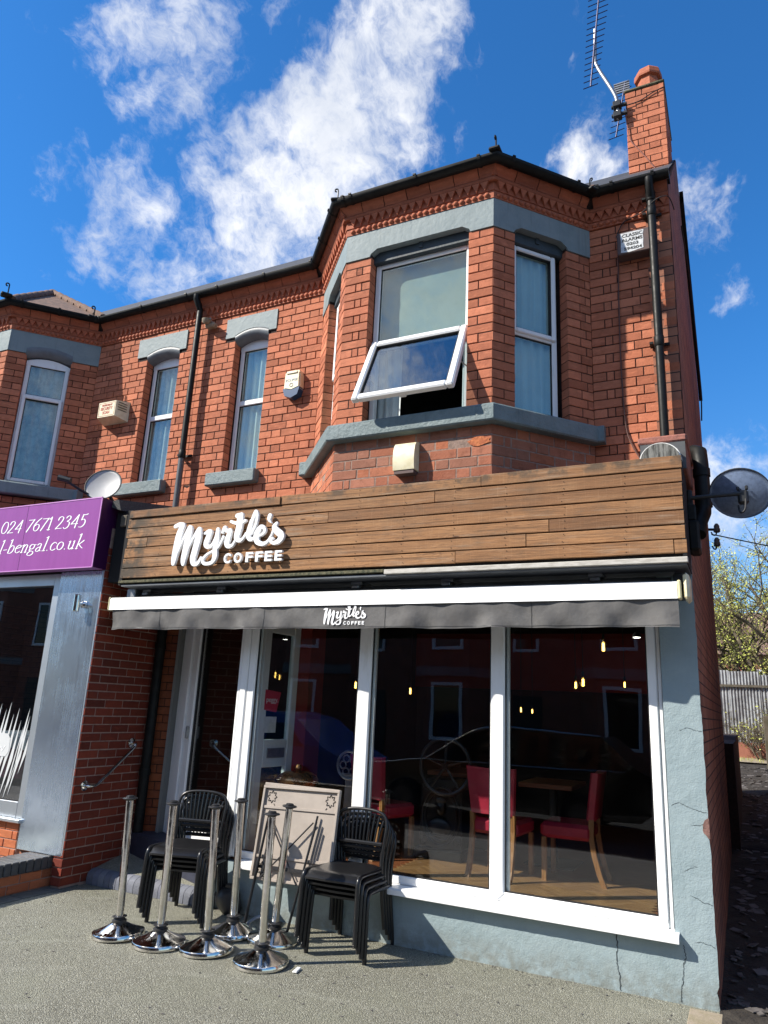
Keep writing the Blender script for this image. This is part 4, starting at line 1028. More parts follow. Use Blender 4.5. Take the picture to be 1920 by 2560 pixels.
# alley ground, rising to the back
vs = []; fs = []; random.seed(11); nx, ny = 14, 60
for j in range(ny+1):
    y = -1.05+j*21.0/ny
    for i in range(nx+1):
        x = .0+i*2.2/nx if y < 4.6 else -4+i*9./nx
        zz_ = max(0, y)*.052
        vs.append((x, y, zz_+random.uniform(-.012, .018)+.004))
for j in range(ny):
    for i in range(nx): a = j*(nx+1)+i; fs.append((a, a+1, a+nx+2, a+nx+1))
MB().add(vs, fs).build('alley_ground', 'soil', None, smooth='all', kind='structure')
MB().add([(-4.5, 14.5, .80), (5, 14.5, .80), (5, 17, .88), (-4.5, 17, .88)], [(0, 1, 2, 3)]).build('alley_path', 'slab_buff', None, kind='structure')
# ramp up to the cafe door, edged with bullnose bricks
rp = MB().add([(-5.29, -.33, .125), (-3.885, -.33, .125), (-3.885, -.2, .15), (-4.6, .0, .21), (-5.29, .2, .24)], [(0, 1, 2, 3, 4)]).build('entrance_ramp', 'resin_gravel', None, kind='structure')
mb = MB().prism([(-5.29, -.335), (-3.885, -.335), (-3.885, -.1), (-5.29, .15)], .0, .10); mb.build('ramp_base', 'mortar_dark', rp)
random.seed(5)
prof = [(-.08, 0.002), (.088, 0.002), (.090, .055), (.082, .088), (.060, .113), (.025, .126), (-.08, .127)]
x = -5.29
while x < -3.90:
    wd = random.uniform(.068, .074); fr_, _ = frame((x, -.335), (x+1, -.335)); K = len(prof)
    vs = [(u, v+random.uniform(-.002, .002), z) for u in (.002, wd-.002) for v, z in prof]
    MB().add(vs, [(j, (j+1) % K, K+(j+1) % K, K+j) for j in range(K)]+[tuple(reversed(range(K))), tuple(range(K, 2*K))], fr_).build('bullnose_brick', 'bullnose', rp, smooth=True, rnd=rnd4()); x += wd+.001
# edging tiles along the boundary wall and a buff slab at the corner
et = []
y = -.50
while y > -2.9:
    MB().box(-5.46, -5.29, y-.29, y-.004, -.05, .006+random.uniform(0, .003), None, .003).build('edging_tile', 'concrete_tile', fo); y -= .294
MB().box(-.165, .02, -.95, -.40, -.05, .006, None, .004).build('paving_slab', 'slab_buff', fo)
MB().box(.03, .30, -1.5, -1.02, -.05, .006, None, .004).build('paving_slab', 'slab_buff', fo)

# ------------------------------------------------------------------ timber fascia and sign
YFs = -.785; fF, _ = frame((0, YFs), (1, YFs))
fas = thing('timber_fascia', 'weathered brown timber board fascia across the whole cafe front', 'fascia', (-2.5, -.6, 2.7))
bk = MB().box(-5.02, .0, YFs+.03, YFs+.06, 2.70, 3.42).build('backing_board', 'black_void', fas)
rows = [3.437, 3.350, 3.253, 3.157, 3.058, 2.959, 2.860, 2.762]
joints = [[-5.02, -3.24, -1.413, .010], [-5.03, -1.793, .005], [-5.035, -2.75, .003], [-5.03, -4.74, .002], [-5.03, -.9, .004], [-5.04, -1.068, .004], [-5.035, -1.612, -.072, .010]]
random.seed(21)
for i, js in enumerate(joints):
    for a, b in zip(js[:-1], js[1:]):
        dv = random.uniform(-.002, .003); t0 = rows[i]; t1 = rows[i+1]
        if i == 0 and b == -3.24: dv = .016; t0 -= .006
        if i == 0 and b == .010: dv = .007; t0 += .010
        if a == js[0]: a += random.uniform(0, .035)
        n = max(3, int((b-a)/.25)); vs = []; fs = []; zz_ = [random.uniform(-.0015, .0015) for _ in range(n+1)]
        for q in range(n+1):
            x = a+.003+(b-a-.006)*q/n; s_ = zz_[q]; bw = random.uniform(-.0012, .0012)
            vs += [(x, -.02, t1+.005+s_), (x, dv+bw-.002, t1+.005+s_), (x, dv+bw, t1+.008+s_), (x, dv+bw, t0-.0065+s_), (x, dv+bw-.002, t0-.004+s_), (x, -.02, t0-.004+s_)]
        for q in range(n):
            for r in range(6): fs.append((q*6+r, q*6+(r+1) % 6, (q+1)*6+(r+1) % 6, (q+1)*6+r))
        fs += [tuple(range(6)), tuple(reversed(range(n*6, n*6+6)))]
        MB().add(vs, fs, fF).build('board', 'cedar', bk)
mb = MB()
for i, js in enumerate(joints):
    for xx in [js[0]+.04+j*.42 for j in range(12)]:
        for zz_ in (rows[i]-.022, rows[i+1]+.024):
            xq = xx+random.uniform(-.01, .01)
            if xq < 0: mb.lathe([(.0035, 0), (.0035, .001)], 6, fF @ Matrix.Translation((xq, .0035, zz_)) @ Matrix.Rotation(R_(-90), 4, 'X'))
mb.build('nail_heads', 'black_void', fas, kind='stuff')
bt = MB(); bt.box(-5.03, -2.2, -.03, .012, 2.716, 2.742, fF, .004); bt.build('lower_batten', 'moss', fas)
bt = MB(); bt.box(-2.2, .010, -.03, .016, 2.700, 2.738, fF, .004); bt.build('lower_batten', 'batten_pale', fas)
MB().box(-5.0, .0, YFs+.005, YS-.01, 2.688, 2.703).build('soffit_panel', 'soffit_grey', fas)
MB().box(-.02, .006, YFs+.004, YS, 2.70, 3.42).build('end_board', 'black_void', fas)
MB().box(-5.04, -5.0, YFs+.004, -.1, 2.70, 3.40).build('end_board', 'black_void', fas)
MB().box(-5.02, .0, YFs+.06, -.02, 3.33, 3.37).build('roof_felt', 'felt', fas)
wb = MB(); wb.box(-3.9, -.236, YS+.02, YS+.10, 2.50, 2.70); wb.build('head_board', 'soffit_grey', fas)
# raised lettering
MYR = [[(0.0825, 0.3939, 0.0338), (0.1293, 0.4073, 0.0399), (0.1684, 0.4022, 0.0417)], [(0.1689, 0.3988, 0.0522), (0.141, 0.3114, 0.0668), (0.1257, 0.1974, 0.0687), (0.1125, 0.084, 0.0561), (0.1113, 0.0395, 0.0352)], [(0.145, 0.1393, 0.0145), (0.1855, 0.2431, 0.0186), (0.2343, 0.3467, 0.0268), (0.2582, 0.3714, 0.0453)], [(0.2662, 0.3651, 0.0473), (0.2514, 0.2801, 0.0637), (0.2352, 0.1509, 0.0635), (0.225, 0.0708, 0.0532), (0.2289, 0.032, 0.0347)], [(0.2467, 0.1423, 0.0143), (0.2933, 0.2369, 0.0184), (0.3457, 0.3273, 0.0285), (0.3699, 0.3477, 0.0446)], [(0.3748, 0.3417, 0.0486), (0.3698, 0.2649, 0.0647), (0.347, 0.1452, 0.0645), (0.3343, 0.0818, 0.0585), (0.3484, 0.0333, 0.0462), (0.389, 0.0275, 0.0339), (0.4119, 0.0543, 0.0259), (0.4255, 0.0838, 0.0179)], [(0.4439, 0.3049, 0.022), (0.4813, 0.3211, 0.0339), (0.5062, 0.3195, 0.0338)], [(0.5038, 0.3148, 0.0418), (0.4792, 0.2504, 0.0537), (0.468, 0.2029, 0.0497), (0.4932, 0.1776, 0.0356), (0.5335, 0.1913, 0.0256), (0.5652, 0.2453, 0.0256), (0.5823, 0.3002, 0.0295)], [(0.5856, 0.3337, 0.0335), (0.5838, 0.2522, 0.0471), (0.577, 0.1572, 0.0489), (0.5818, 0.0859, 0.0487), (0.5595, 0.0359, 0.0332), (0.5078, 0.0224, 0.0295), (0.4647, 0.0298, 0.0277), (0.4485, 0.0606, 0.0238), (0.482, 0.1026, 0.0198), (0.546, 0.1351, 0.0177), (0.6077, 0.1674, 0.0175), (0.6368, 0.2173, 0.0175), (0.653, 0.2639, 0.0194)], [(0.6421, 0.3028, 0.0254), (0.6567, 0.3394, 0.0331), (0.6657, 0.3444, 0.0331)], [(0.6607, 0.3312, 0.0331), (0.6919, 0.3132, 0.0329), (0.7233, 0.3152, 0.0367)], [(0.7225, 0.3057, 0.0444), (0.7064, 0.237, 0.0521), (0.6999, 0.1979, 0.0482), (0.7198, 0.1693, 0.0345), (0.7613, 0.1788, 0.0248), (0.7869, 0.2165, 0.019)], [(0.7855, 0.4448, 0.0385), (0.8324, 0.4493, 0.042)], [(0.8198, 0.4359, 0.0631), (0.8209, 0.3484, 0.0629), (0.8049, 0.2705, 0.059), (0.8064, 0.235, 0.0456), (0.837, 0.2152, 0.0322), (0.8722, 0.235, 0.0226), (0.9, 0.2764, 0.0188)], [(0.7246, 0.3964, 0.0232), (0.7844, 0.3763, 0.0269), (0.8407, 0.3803, 0.0266), (0.8813, 0.3949, 0.0227)], [(0.9107, 0.264, 0.0225), (0.9391, 0.3405, 0.0262), (0.9628, 0.4175, 0.0319), (0.9855, 0.4632, 0.0412)], [(0.9477, 0.387, 0.0319), (0.9315, 0.3096, 0.045), (0.9285, 0.2551, 0.0468), (0.9531, 0.2186, 0.0335), (0.9889, 0.2281, 0.0222)], [(0.9855, 0.4632, 0.0412), (1.0045, 0.4341, 0.028), (0.999, 0.3677, 0.0242), (0.9754, 0.3067, 0.0205), (0.9566, 0.2689, 0.0186)], [(1.0195, 0.2418, 0.0185), (1.0682, 0.2558, 0.0202), (1.0967, 0.2873, 0.0274), (1.0841, 0.3191, 0.0294), (1.0517, 0.3235, 0.0369), (1.0216, 0.2804, 0.0499), (1.0139, 0.2344, 0.0536), (1.0344, 0.1907, 0.046), (1.0864, 0.1724, 0.0346), (1.1343, 0.1888, 0.0236), (1.1694, 0.2404, 0.0163), (1.1834, 0.2779, 0.0163)], [(1.1397, 0.4202, 0.0384), (1.133, 0.3973, 0.0329), (1.139, 0.3751, 0.0201), (1.157, 0.3583, 0.0091)], [(1.1834, 0.2779, 0.0163), (1.2012, 0.3228, 0.0181), (1.2189, 0.3509, 0.018)], [(1.2143, 0.3435, 0.027), (1.1957, 0.3155, 0.0433), (1.2235, 0.2791, 0.0557), (1.2669, 0.2458, 0.0588), (1.274, 0.2188, 0.0551), (1.2481, 0.1861, 0.0428), (1.2031, 0.1735, 0.0305), (1.1732, 0.1866, 0.0234), (1.1682, 0.2083, 0.0199), (1.19, 0.2146, 0.0198)]]
sign = thing('cafe_lettering', "raised white Myrtle's Coffee lettering fixed to the timber fascia", 'sign', (-3.8, YFs, 2.83))
fL, _ = frame((-4.45, YFs), (-3.45, YFs), 2.83)
strokes_to_mesh(MYR, .026, .0035, 'script_lettering', 'letter_white', fL, .022, sign, bevel=.0015)
cw = [('C', -3.765), ('O', -3.655), ('F', -3.535), ('F', -3.432), ('E', -3.334), ('E', -3.232)]
for chx, xx in cw: text(chx, 'letter', 'letter_white', fF, xx, 2.852, .082, .035, sign, depth=.026, bold=.004, width=.074 if chx != 'O' else .084)
pegs = MB()
for xx, zz_ in ((.15, .2), (.26, .2), (.37, .2), (.55, .1), (.82, .3), (.94, .3), (1.03, .22), (1.25, .24)): pegs.tube([(xx, 0, zz_), (xx, .026, zz_)], .006, 6, m=fL)
pegs.build('fixing_pegs', 'grey_metal', sign)

# ------------------------------------------------------------------ awning
aw = thing('retracted_awning', "retracted grey awning with white front bar and printed valance under the fascia", 'awning', (-2.6, -.6, 2.3))
YA = -.725; fW, _ = frame((0, YA), (1, YA))
bprof = [(.0, 2.480), (.003, 2.475), (-.06, 2.475), (-.075, 2.51), (-.06, 2.588), (-.02, 2.594), (-.004, 2.582), (.0, 2.567)]
K = len(bprof)
MB().add([(u, v, z) for u in (-5.174, -.072) for v, z in bprof], [(j, (j+1) % K, K+(j+1) % K, K+j) for j in range(K)]+[tuple(range(K)), tuple(reversed(range(K, 2*K)))], fW).build('front_bar', 'awning_white', aw)
for a, b in ((-5.197, -5.1745), (-.0715, -.047)): MB().box(a, b, -.078, .003, 2.471, 2.598, fW, .008).build('end_cap', 'cream_yellow', aw)
n = 240; vs = []; fs = []
nzv = 6
random.seed(3); ph = [random.uniform(0, 6) for _ in range(8)]
def fold(x, t):
    a = .004*math.sin(x*9+ph[0])+.0035*math.sin(x*17+ph[1]+t*2)+.003*math.sin(x*31+ph[2]-t*3)+.0025*math.sin(x*5.3+t*4+ph[3])
    return a*(.35+t)*2.3*(.12+.88*min(1., max(0., (abs(x+2.6)-.30)/.3)))
for j in range(nzv+1):
    t = j/nzv
    for i in range(n+1):
        x = -5.137+i*(5.067)/n; z = 2.477-.188*t-.004*math.sin(x*7+1)*t
        vs.append((x, -.012+fold(x, t), z))
for j in range(nzv):
    for i in range(n): a = j*(n+1)+i; fs.append((a, a+1, a+n+2, a+n+1))
val = MB().add(vs, fs, fW).build('valance', 'awning_cloth', aw, smooth='all')
mb = MB()
for xs in (-4.535, -3.365, -2.213, -1.053):
    mb.add([(xs-.002+.001*math.sin(j*2), -.010+fold(xs, j/8)+.0012, 2.475-.186*j/8) for j in range(9)]+[(xs+.002+.001*math.sin(j*2), -.010+fold(xs, j/8)+.0012, 2.475-.186*j/8) for j in range(9)], [(j, j+1, 10+j, 9+j) for j in range(8)], fW)
mb.build('valance_seam', 'dark_metal', val)
n = 200; vs = [(-5.137+i*5.067/n, -.0105+fold(-5.137+i*5.067/n, t)+.001, 2.477-.188*t) for t in (.925, .94) for i in range(n+1)]
MB().add(vs, [(i, i+1, n+2+i, n+1+i) for i in range(n)], fW).build('hem_stitching', 'dark_metal', val)
fLg = fW @ Matrix.Translation((-2.795, .0, 2.313)) @ Matrix.Diagonal((.319, 1, .332, 1))
strokes_to_mesh(MYR, .001, .0045, 'printed_script', 'letter_white', fLg, -.007, val)
for chx, xx in zip('COFFEE', (-2.582, -2.548, -2.511, -2.480, -2.449, -2.417)): text(chx, 'printed_letter', 'letter_white', fW, xx, 2.319, .026, -.0065, val, depth=.001, bold=.0012, width=.022 if chx != 'O' else .026)
# rolled cloth, cassette, brackets and folded arms
MB().tube([(-5.10, -.56, 2.60), (-.12, -.56, 2.60)], .045, 14).build('cloth_roll', 'awning_cloth', aw, smooth=True)
MB().add([(-5.1, -.60, 2.615), (-.1, -.60, 2.615), (-.1, -.715, 2.588), (-5.1, -.715, 2.588)], [(0, 1, 2, 3)]).build('cloth_top', 'awning_cloth', aw)
MB().box(-5.05, -.15, -.47, -.43, 2.54, 2.64, None, .01).build('folded_arm', 'dark_metal', aw)
for xx in (-4.85, -3.95, -2.55, -1.75, -.62):
    mb = MB(); mb.box(xx-.05, xx+.05, -.60, -.40, 2.655, 2.688, None, .006); mb.box(xx-.035, xx+.035, -.62, -.50, 2.625, 2.655, None, .006); mb.build('bracket', 'grey_metal', aw)
mb = MB(); mb.box(-.035, .004, -.72, -.48, 2.470, 2.648, None, .018); mb.build('gearbox_cover', 'cream_plastic', aw)
MB().box(-.10, -.036, -.64, -.42, 2.50, 2.66, None, .01).build('end_bracket', 'dark_metal', aw)
MB().box(-5.06, -4.95, -.64, -.50, 2.60, 2.69, None, .008).build('end_bracket', 'grey_metal', aw)

# ------------------------------------------------------------------ right-hand console stone, pipes, cables
cs = thing('console_stone', 'red stone coping over a weathered round-topped console at the fascia corner', 'stonework', (-.12, -.5, 3.4))
MB().box(-.285, .045, -.64, .0, 3.60, 3.655, None, .012).build('coping', 'terrac_slab', cs)
MB().box(-.25, .035, -.60, -.02, 3.40, 3.60, None, .01).build('core', 'terrac_slab', cs)
poly = [(-.135+.132*math.cos(R_(a)), 3.445+.132*math.sin(R_(a))) for a in range(0, 181, 12)]
MB().uvprism(poly, .6, .70, FRONT).build('round_panel', 'lichen_board', cs)
poly = [(-.135+.141*math.cos(R_(a)), 3.445+.141*math.sin(R_(a))) for a in range(0, 181, 12)]
MB().uvprism(poly, .6, .685, FRONT).build('round_moulding', 'paper', cs)
MB().box(-.27, .03, -.63, -.615, 3.40, 3.605).build('panel_back', 'lead', cs)
def downpipe(name, label, x, z0, z1, ytop, mt, joints_, clipmat='black_plastic', r=.034, loc=None, lower=None):
    t = thing(name, label, 'downpipe', (x, -.08, z0)); yc = -.095
    if lower:
        MB().tube([(x, yc, z0), (x, yc, lower)], r*.98, 16).build('pipe', 'grey_pipe', t, smooth=True); z0 = lower
    MB().tube([(x, yc, z0), (x, yc, z1-.16), (x, yc, z1-.12), (x, ytop, z1-.02), (x, ytop, z1+.03)], r, 16).build('pipe', mt, t, smooth=True)
    for zz_ in joints_:
        mb = MB().tube([(x, yc, zz_-.05), (x, yc, zz_-.045), (x, yc, zz_+.04), (x, yc, zz_+.045)], [r+.002, r+.006, r+.006, r+.002], 16); mb.box(x-.075, x+.075, -.03, -.012, zz_-.012, zz_+.012); mb.box(x-.075, x-.045, -.09, -.012, zz_-.01, zz_+.01)
        mb.build('pipe_joint', clipmat, t, smooth=True)
    return t
downpipe('downpipe', 'black downpipe at the building corner beside the old brown alarm box', -.140, 3.655, 6.165, -.18, 'black_plastic', (3.70, 4.68, 5.92, 6.07))
downpipe('downpipe', 'tall downpipe between the two sash windows, black above and grey below', PX+.01, 3.40, 6.165, -.18, 'black_plastic', (4.27,), lower=4.25)
gp = thing('gable_soil_pipe', 'black soil pipe bending round the gable corner beside the fascia end', 'pipe', (.09, -.3, 2.9))
MB().tube([(.01, .12, 3.72), (.06, .02, 3.74), (.10, -.06, 3.70), (.105, -.10, 3.58), (.105, -.10, 3.30), (.10, -.12, 3.2), (.07, -.22, 3.10), (.06, -.28, 3.0)], .055, 14).build('pipe', 'black_plastic', gp, smooth=True)
for zz_ in (3.52, 3.28): MB().tube([(.105, -.10, zz_-.03), (.105, -.10, zz_+.03)], .063, 14).build('pipe_joint', 'black_plastic', gp, smooth=True)
mb = MB(); mb.box(.0, .075, -.42, -.18, 2.86, 3.08, None, .015); mb.box(.0, .06, -.40, -.30, 3.08, 3.2, None, .01); mb.build('hopper_box', 'black_plastic', gp)
def cable(name, pts, label, mt='wire', r=.005, n=6, parent=None):
    o = MB().tube(catmull(pts, n), r, 6).build(name, mt, parent, smooth=True)
    if label: tag(o, label, 'cable')
    return o
cable('wall_cable', [(-.44, -.012, 5.62), (-.45, -.012, 5.2), (-.455, -.012, 4.6), (-.44, -.012, 4.05), (-.40, -.02, 3.85), (-.32, -.05, 3.66), (-.27, -.10, 3.45)], 'thin brown cable running down the brick from the old alarm box', 'wire_brown', .006)
cable('loose_cable', [(-.45, -.012, 5.80), (-.38, -.02, 5.93), (-.22, -.05, 5.965), (-.10, -.15, 5.985), (.0, -.12, 6.01), (.035, .05, 5.99)], 'loose black cable crossing behind the corner downpipe under the eaves', 'wire', .0045)
cable('gable_cable', [(.03, 1.6, 6.9), (.06, 2.2, 6.5), (.07, 2.9, 5.6), (.05, 3.1, 5.2)], 'black cable looping off the edge of the gable wall', 'wire', .008)
cable('hooked_wire', [(-.52, -.012, 3.52), (-.45, -.03, 3.60), (-.36, -.04, 3.64)], 'short bent wire on the brick left of the console stone', 'wire', .004)

# ------------------------------------------------------------------ boxes on the walls
def alarm(name, label, loc): return thing(name, label, 'alarm box', loc)
t = alarm('old_alarm_box', 'square brown alarm box with a torn CLASSIC ALARMS label by the corner downpipe', (-.30, -.06, 5.54))
fK, _ = frame((-.432, 0), (-.164, 0), 5.54)
Lk = .268
MB().box(0, Lk, 0, .12, 0, .222, fK, .008).build('case', 'alarm_brown', t)
lb = MB().uvprism([(.03, .02), (.10, .012), (.215, .028), (.213, .06), (.217, .12), (.214, .16), (.222, .205), (.12, .208), (.028, .206), (.034, .12)], .1205, .1225, fK).build('paper_label', 'label_paper', t)
for s_, zz_, h_, u_, wd in (('CLASSIC', .163, .030, .044, .168), ('ALARMS', .119, .030, .040, .172), ('0203', .077, .026, .078, .098), ('594204', .035, .026, .056, .146)):
    text(s_, 'label_text', 'print_dark', fK, u_, zz_, h_, .1235, lb, width=wd, bold=.0012)
t = alarm('security_alarm_box', 'cream wedge-shaped SECURITY SCAN alarm box between the left bay and sash window', (-6.28, -.08, 4.83))
fQ, _ = frame((-6.48, 0), (-6.10, 0), 4.82)
vs = [(0.0, .0, .0), (.39, .0, .0), (.39, .0, .255), (.0, .0, .255), (.06, .165, .035), (.335, .165, .035), (.335, .165, .225), (.06, .165, .225)]
MB().add(vs, [(4, 7, 6, 5), (0, 4, 5, 1), (1, 5, 6, 2), (2, 6, 7, 3), (3, 7, 4, 0)], fQ).build('case', 'cream_plastic', t)
for s_, zz_, h_, u_, wd in (('PROTECTED BY', .172, .022, .115, .165), ('SECURITY', .122, .036, .098, .19), ('SCAN', .072, .034, .135, .11)): text(s_, 'label_text', 'print_red', fQ, u_, zz_, h_, .1665, t, width=wd, bold=.0015)
bx_ = MB()
for a, b, c_, d_ in ((.075, .32, .2085, .2115), (.075, .32, .0485, .0515), (.072, .075, .0485, .2115), (.32, .323, .0485, .2115)): bx_.box(a, b, .1652, .1668, c_, d_, fQ)
bx_.build('label_border', 'print_red', t)
sl_ = MB()
for i in range(4):
    z_ = .11+i*.03; sl_.add([(.345, .140, z_+.006), (.380, .035, z_), (.380, .035, z_+.009), (.345, .140, z_+.015)], [(0, 1, 2, 3)], fQ @ Matrix.Translation((.004, .0, 0)))
sl_.build('side_louvres', 'black_void', t)
t = alarm('shield_alarm_box', 'cream shield-shaped alarm box with dark blue base between sash window and bay', (-3.72, -.05, 4.75))
fU, _ = frame((-3.84, 0), (-3.62, 0), 4.74)
shp = [(.035, .31), (.185, .31), (.205, .26), (.208, .10), (.185, .035), (.11, .005), (.035, .035), (.012, .10), (.015, .26)]
def shield(z0, z1, v1, name, mt):
    pl_ = [(u, min(max(z, z0), z1)) for u, z in shp]
    q_ = []
    for p_ in pl_:
        if not q_ or p_ != q_[-1]: q_.append(p_)
    return q_
MB().uvprism(shp, 0, .07, fU).build('case', 'cream_plastic', t)
MB().uvprism([(.028, .285), (.192, .285), (.196, .12), (.11, .095), (.022, .12)], .0701, .085, fU).build('front_plate', 'cream_plastic', t)
MB().uvprism([(.010, .115), (.11, .088), (.210, .115), (.207, .095), (.187, .030), (.11, -.001), (.033, .030), (.010, .095)], -.001, .084, fU).build('blue_base', 'alarm_blue', t, smooth=False)
MB().box(.045, .175, .0855, .095, .270, .300, fU, .004).build('sounder_hood', 'cream_plastic', t)
text('ECLIPSE', 'label_text', 'print_blue', fU, .035, .185, .026, .0865, t, width=.145)
cs_ = MB().tube([(.11+.02*math.cos(i*.6), .086, .142+.02*math.sin(i*.6)) for i in range(11)], .003, 5, m=fU, closed=False); cs_.build('round_badge', 'print_dark', t)
t = thing('vent_cover', 'curved cream vent cover on the brick under the bay window sill', 'vent', (-2.04, -.80, 3.5))
fV, _ = frame((-2.14, -.752), (-1.955, -.752), 3.505)
pr = [(0.0, .275), (.03, .275), (.065, .262), (.085, .235), (.098, .19), (.104, .13), (.100, .07), (.092, .03), (.0, .03)]; K = len(pr)
MB().add([(u, v, z) for u in (.0, .187) for v, z in pr], [(j, (j+1) % K, K+(j+1) % K, K+j) for j in range(K)]+[tuple(range(K)), tuple(reversed(range(K, 2*K)))], fV).build('hood', 'cream_plastic', t, smooth=True)
mb = MB(); mb.box(.008, .179, .0, .086, .0, .0285, fV); mb.build('grille', 'alarm_brown', t)
t = thing('old_wall_lamp', 'small dusty lamp tucked under the frieze beside the middle downpipe', 'lamp', (-4.93, -.08, 5.8))
MB().box(-5.0, -4.86, -.10, -.01, 5.80, 5.86, None, .02).build('body', 'slab_buff', t); MB().tube([(-4.93, -.02, 5.86), (-4.93, -.09, 5.90), (-4.88, -.14, 5.87)], .012, 8).build('arm', 'grey_metal', t)
MB().lathe([(.03, 0), (.05, .02), (.055, .05), (.03, .06)], 12, Matrix.Translation((-4.95, -.12, 5.83))).build('head', 'slab_buff', t, smooth=True)

# ------------------------------------------------------------------ dishes, aerial, wires
def dish(name, label, c, normal, rx, ry, mt, back=False):
    t = thing(name, label, 'satellite dish', c); nrm = Vector(normal).normalized(); q = nrm.to_track_quat('Z', 'Y').to_matrix().to_4x4(); T = Matrix.Translation(c) @ q
    prof = [(i/8, .16*(i/8)**2) for i in range(9)]; vs = []; fs = []; n = 40
    for s_, dz in ((1, 0), (1, -.006)):
        for r, z in prof:
            for j in range(n): a = 2*math.pi*j/n; vs.append((rx*r*math.cos(a), ry*r*math.sin(a), z*(rx+ry)/2*1.2+dz))
    K = len(prof)
    for b in (0, K*n):
        for i in range(K-1):
            for j in range(n): fs.append((b+i*n+j, b+i*n+(j+1) % n, b+(i+1)*n+(j+1) % n, b+(i+1)*n+j))
    for j in range(n): fs.append(((K-1)*n+j, (K-1)*n+(j+1) % n, (2*K-1)*n+(j+1) % n, (2*K-1)*n+j))
    MB().add(vs, fs, T).build('reflector', mt, t, smooth='all')
    rim = [(rx*math.cos(a), ry*math.sin(a), .16*(rx+ry)/2*1.2) for a in [2*math.pi*i/40 for i in range(40)]]
    MB().tube(rim, .006, 6, m=T, closed=True).build('rim', 'dark_metal', t)
    return t, T
t, T = dish('satellite_dish', 'dark mesh satellite dish on a bracket off the gable wall', (.345, -.28, 3.275), (.22, .80, .52), .205, .185, 'dish_dark')
MB().tube([(.03, -.36, 3.255), (.20, -.36, 3.26), (.37, -.345, 3.265)], .016, 8).build('mounting_arm', 'dark_metal', t)
mb = MB(); mb.box(.335, .405, -.36, -.30, 3.19, 3.29, None, .015); mb.box(.33, .35, -.36, -.33, 3.29, 3.315, None, .005); mb.box(.385, .405, -.36, -.33, 3.29, 3.32, None, .005); mb.build('clamp', 'dark_metal', t)
MB().tube(catmull([(.385, -.36, 3.22), (.375, -.38, 3.14), (.345, -.37, 3.12), (.335, -.34, 3.18)], 5), .007, 6).build('feed_cable', 'wire', t)
MB().box(.002, .04, -.335, -.24, 3.17, 3.33, None, .01).build('wall_plate', 'dark_metal', t)
t, T = dish('satellite_dish', 'pale grey satellite dish above the purple sign beside the left bay', (-5.80, -.45, 3.86), (.30, -.80, .25), .20, .19, 'dish_grey')
MB().tube([(-5.84, -.42, 3.70), (-5.95, -.62, 3.78), (-6.06, -.72, 3.86)], .014, 8).build('feed_arm', 'dark_metal', t)
MB().tube([(-6.03, -.70, 3.87), (-6.15, -.76, 3.90)], [.030, .034], 12).build('receiver', 'dark_metal', t, smooth=True)
MB().tube([(-5.80, -.43, 3.84), (-5.80, -.30, 3.72), (-5.80, -.02, 3.70)], .02, 8).build('mounting_arm', 'dark_metal', t)
ae = thing('television_aerial', 'blue-black yagi aerial on a bent pole strapped to the chimney', 'aerial', (-.45, 1.25, 8.3))
mast = [(-.53, 1.25, 8.22), (-.535, 1.25, 8.42), (-.56, 1.24, 8.57), (-.72, 1.24, 8.98), (-.755, 1.24, 9.12), (-.755, 1.24, 9.25), (-.745, 1.24, 9.58)]
MB().tube(catmull(mast, 5), .021, 10).build('pole', 'grey_metal', ae, smooth=True)
b0, b1 = Vector((-.815, 1.22, 8.76)), Vector((-.665, 1.22, 10.2))
MB().tube([b0, b1], .010, 8).build('boom', 'aerial_blue', ae)
mb = MB(); n = 18
for i in range(n):
    p = b0+(b1-b0)*(i/(n-1)); w_ = .085+.05*i/n
    d = Vector((.98, .10, .18)).normalized(); mb.tube([p-d*w_, p+d*w_], .0055, 6)
mb.build('elements', 'aerial_blue', ae, kind='stuff')
mb = MB()
for i in range(4): mb.box(-.82, -.56, 1.21, 1.23, 10.06+i*.03, 10.072+i*.03)
mb.build('reflector_grid', 'grey_metal', ae)
mb = MB(); mb.box(-.60, -.43, 1.23, 1.27, 8.26, 8.29, None, .004); mb.box(-.60, -.43, 1.23, 1.27, 8.38, 8.41, None, .004); mb.box(-.58, -.49, 1.20, 1.29, 8.22, 8.30, None, .008); mb.box(-.58, -.49, 1.20, 1.29, 8.36, 8.44, None, .008); mb.build('chimney_bracket', 'dark_metal', ae)
a2 = thing('small_aerial', 'small second aerial half hidden behind the chimney side', 'aerial', (-.50, 1.6, 8.4))
c0, c1 = Vector((-.60, 1.55, 8.25)), Vector((-.47, 1.55, 8.98)); MB().tube([c0, c1], .009, 8).build('boom', 'aerial_blue', a2)
mb = MB()
for i in range(9): p = c0+(c1-c0)*(i/9); mb.tube([p-Vector((.085, 0, .01)), p+Vector((.085, 0, .01))], .005, 6)
mb.build('elements', 'aerial_blue', a2, kind='stuff')
mb = MB()
for i in range(5): mb.box(-.60, -.42, 1.54, 1.56, 8.86+i*.032, 8.873+i*.032)
mb.build('reflector_grid', 'grey_metal', a2)
cable('chimney_cable', [(-.46, 1.27, 8.35), (-.44, 1.28, 8.1), (-.41, 1.28, 7.9), (-.30, 1.28, 7.7), (-.12, 1.28, 7.35)], 'thin pale cable crossing the front of the chimney stack', 'terrac_slab', .006)
cable('chimney_strap', [(-.46, 1.28, 8.40), (-.30, 1.285, 8.41), (-.16, 1.285, 8.47), (-.04, 1.285, 8.50)], 'dark wire strapping the aerial bracket round the chimney', 'wire', .006)
ins = thing('wire_insulators', 'pair of old insulators on a bracket at the far gable corner', 'insulator', (.0, 4.46, 4.1))
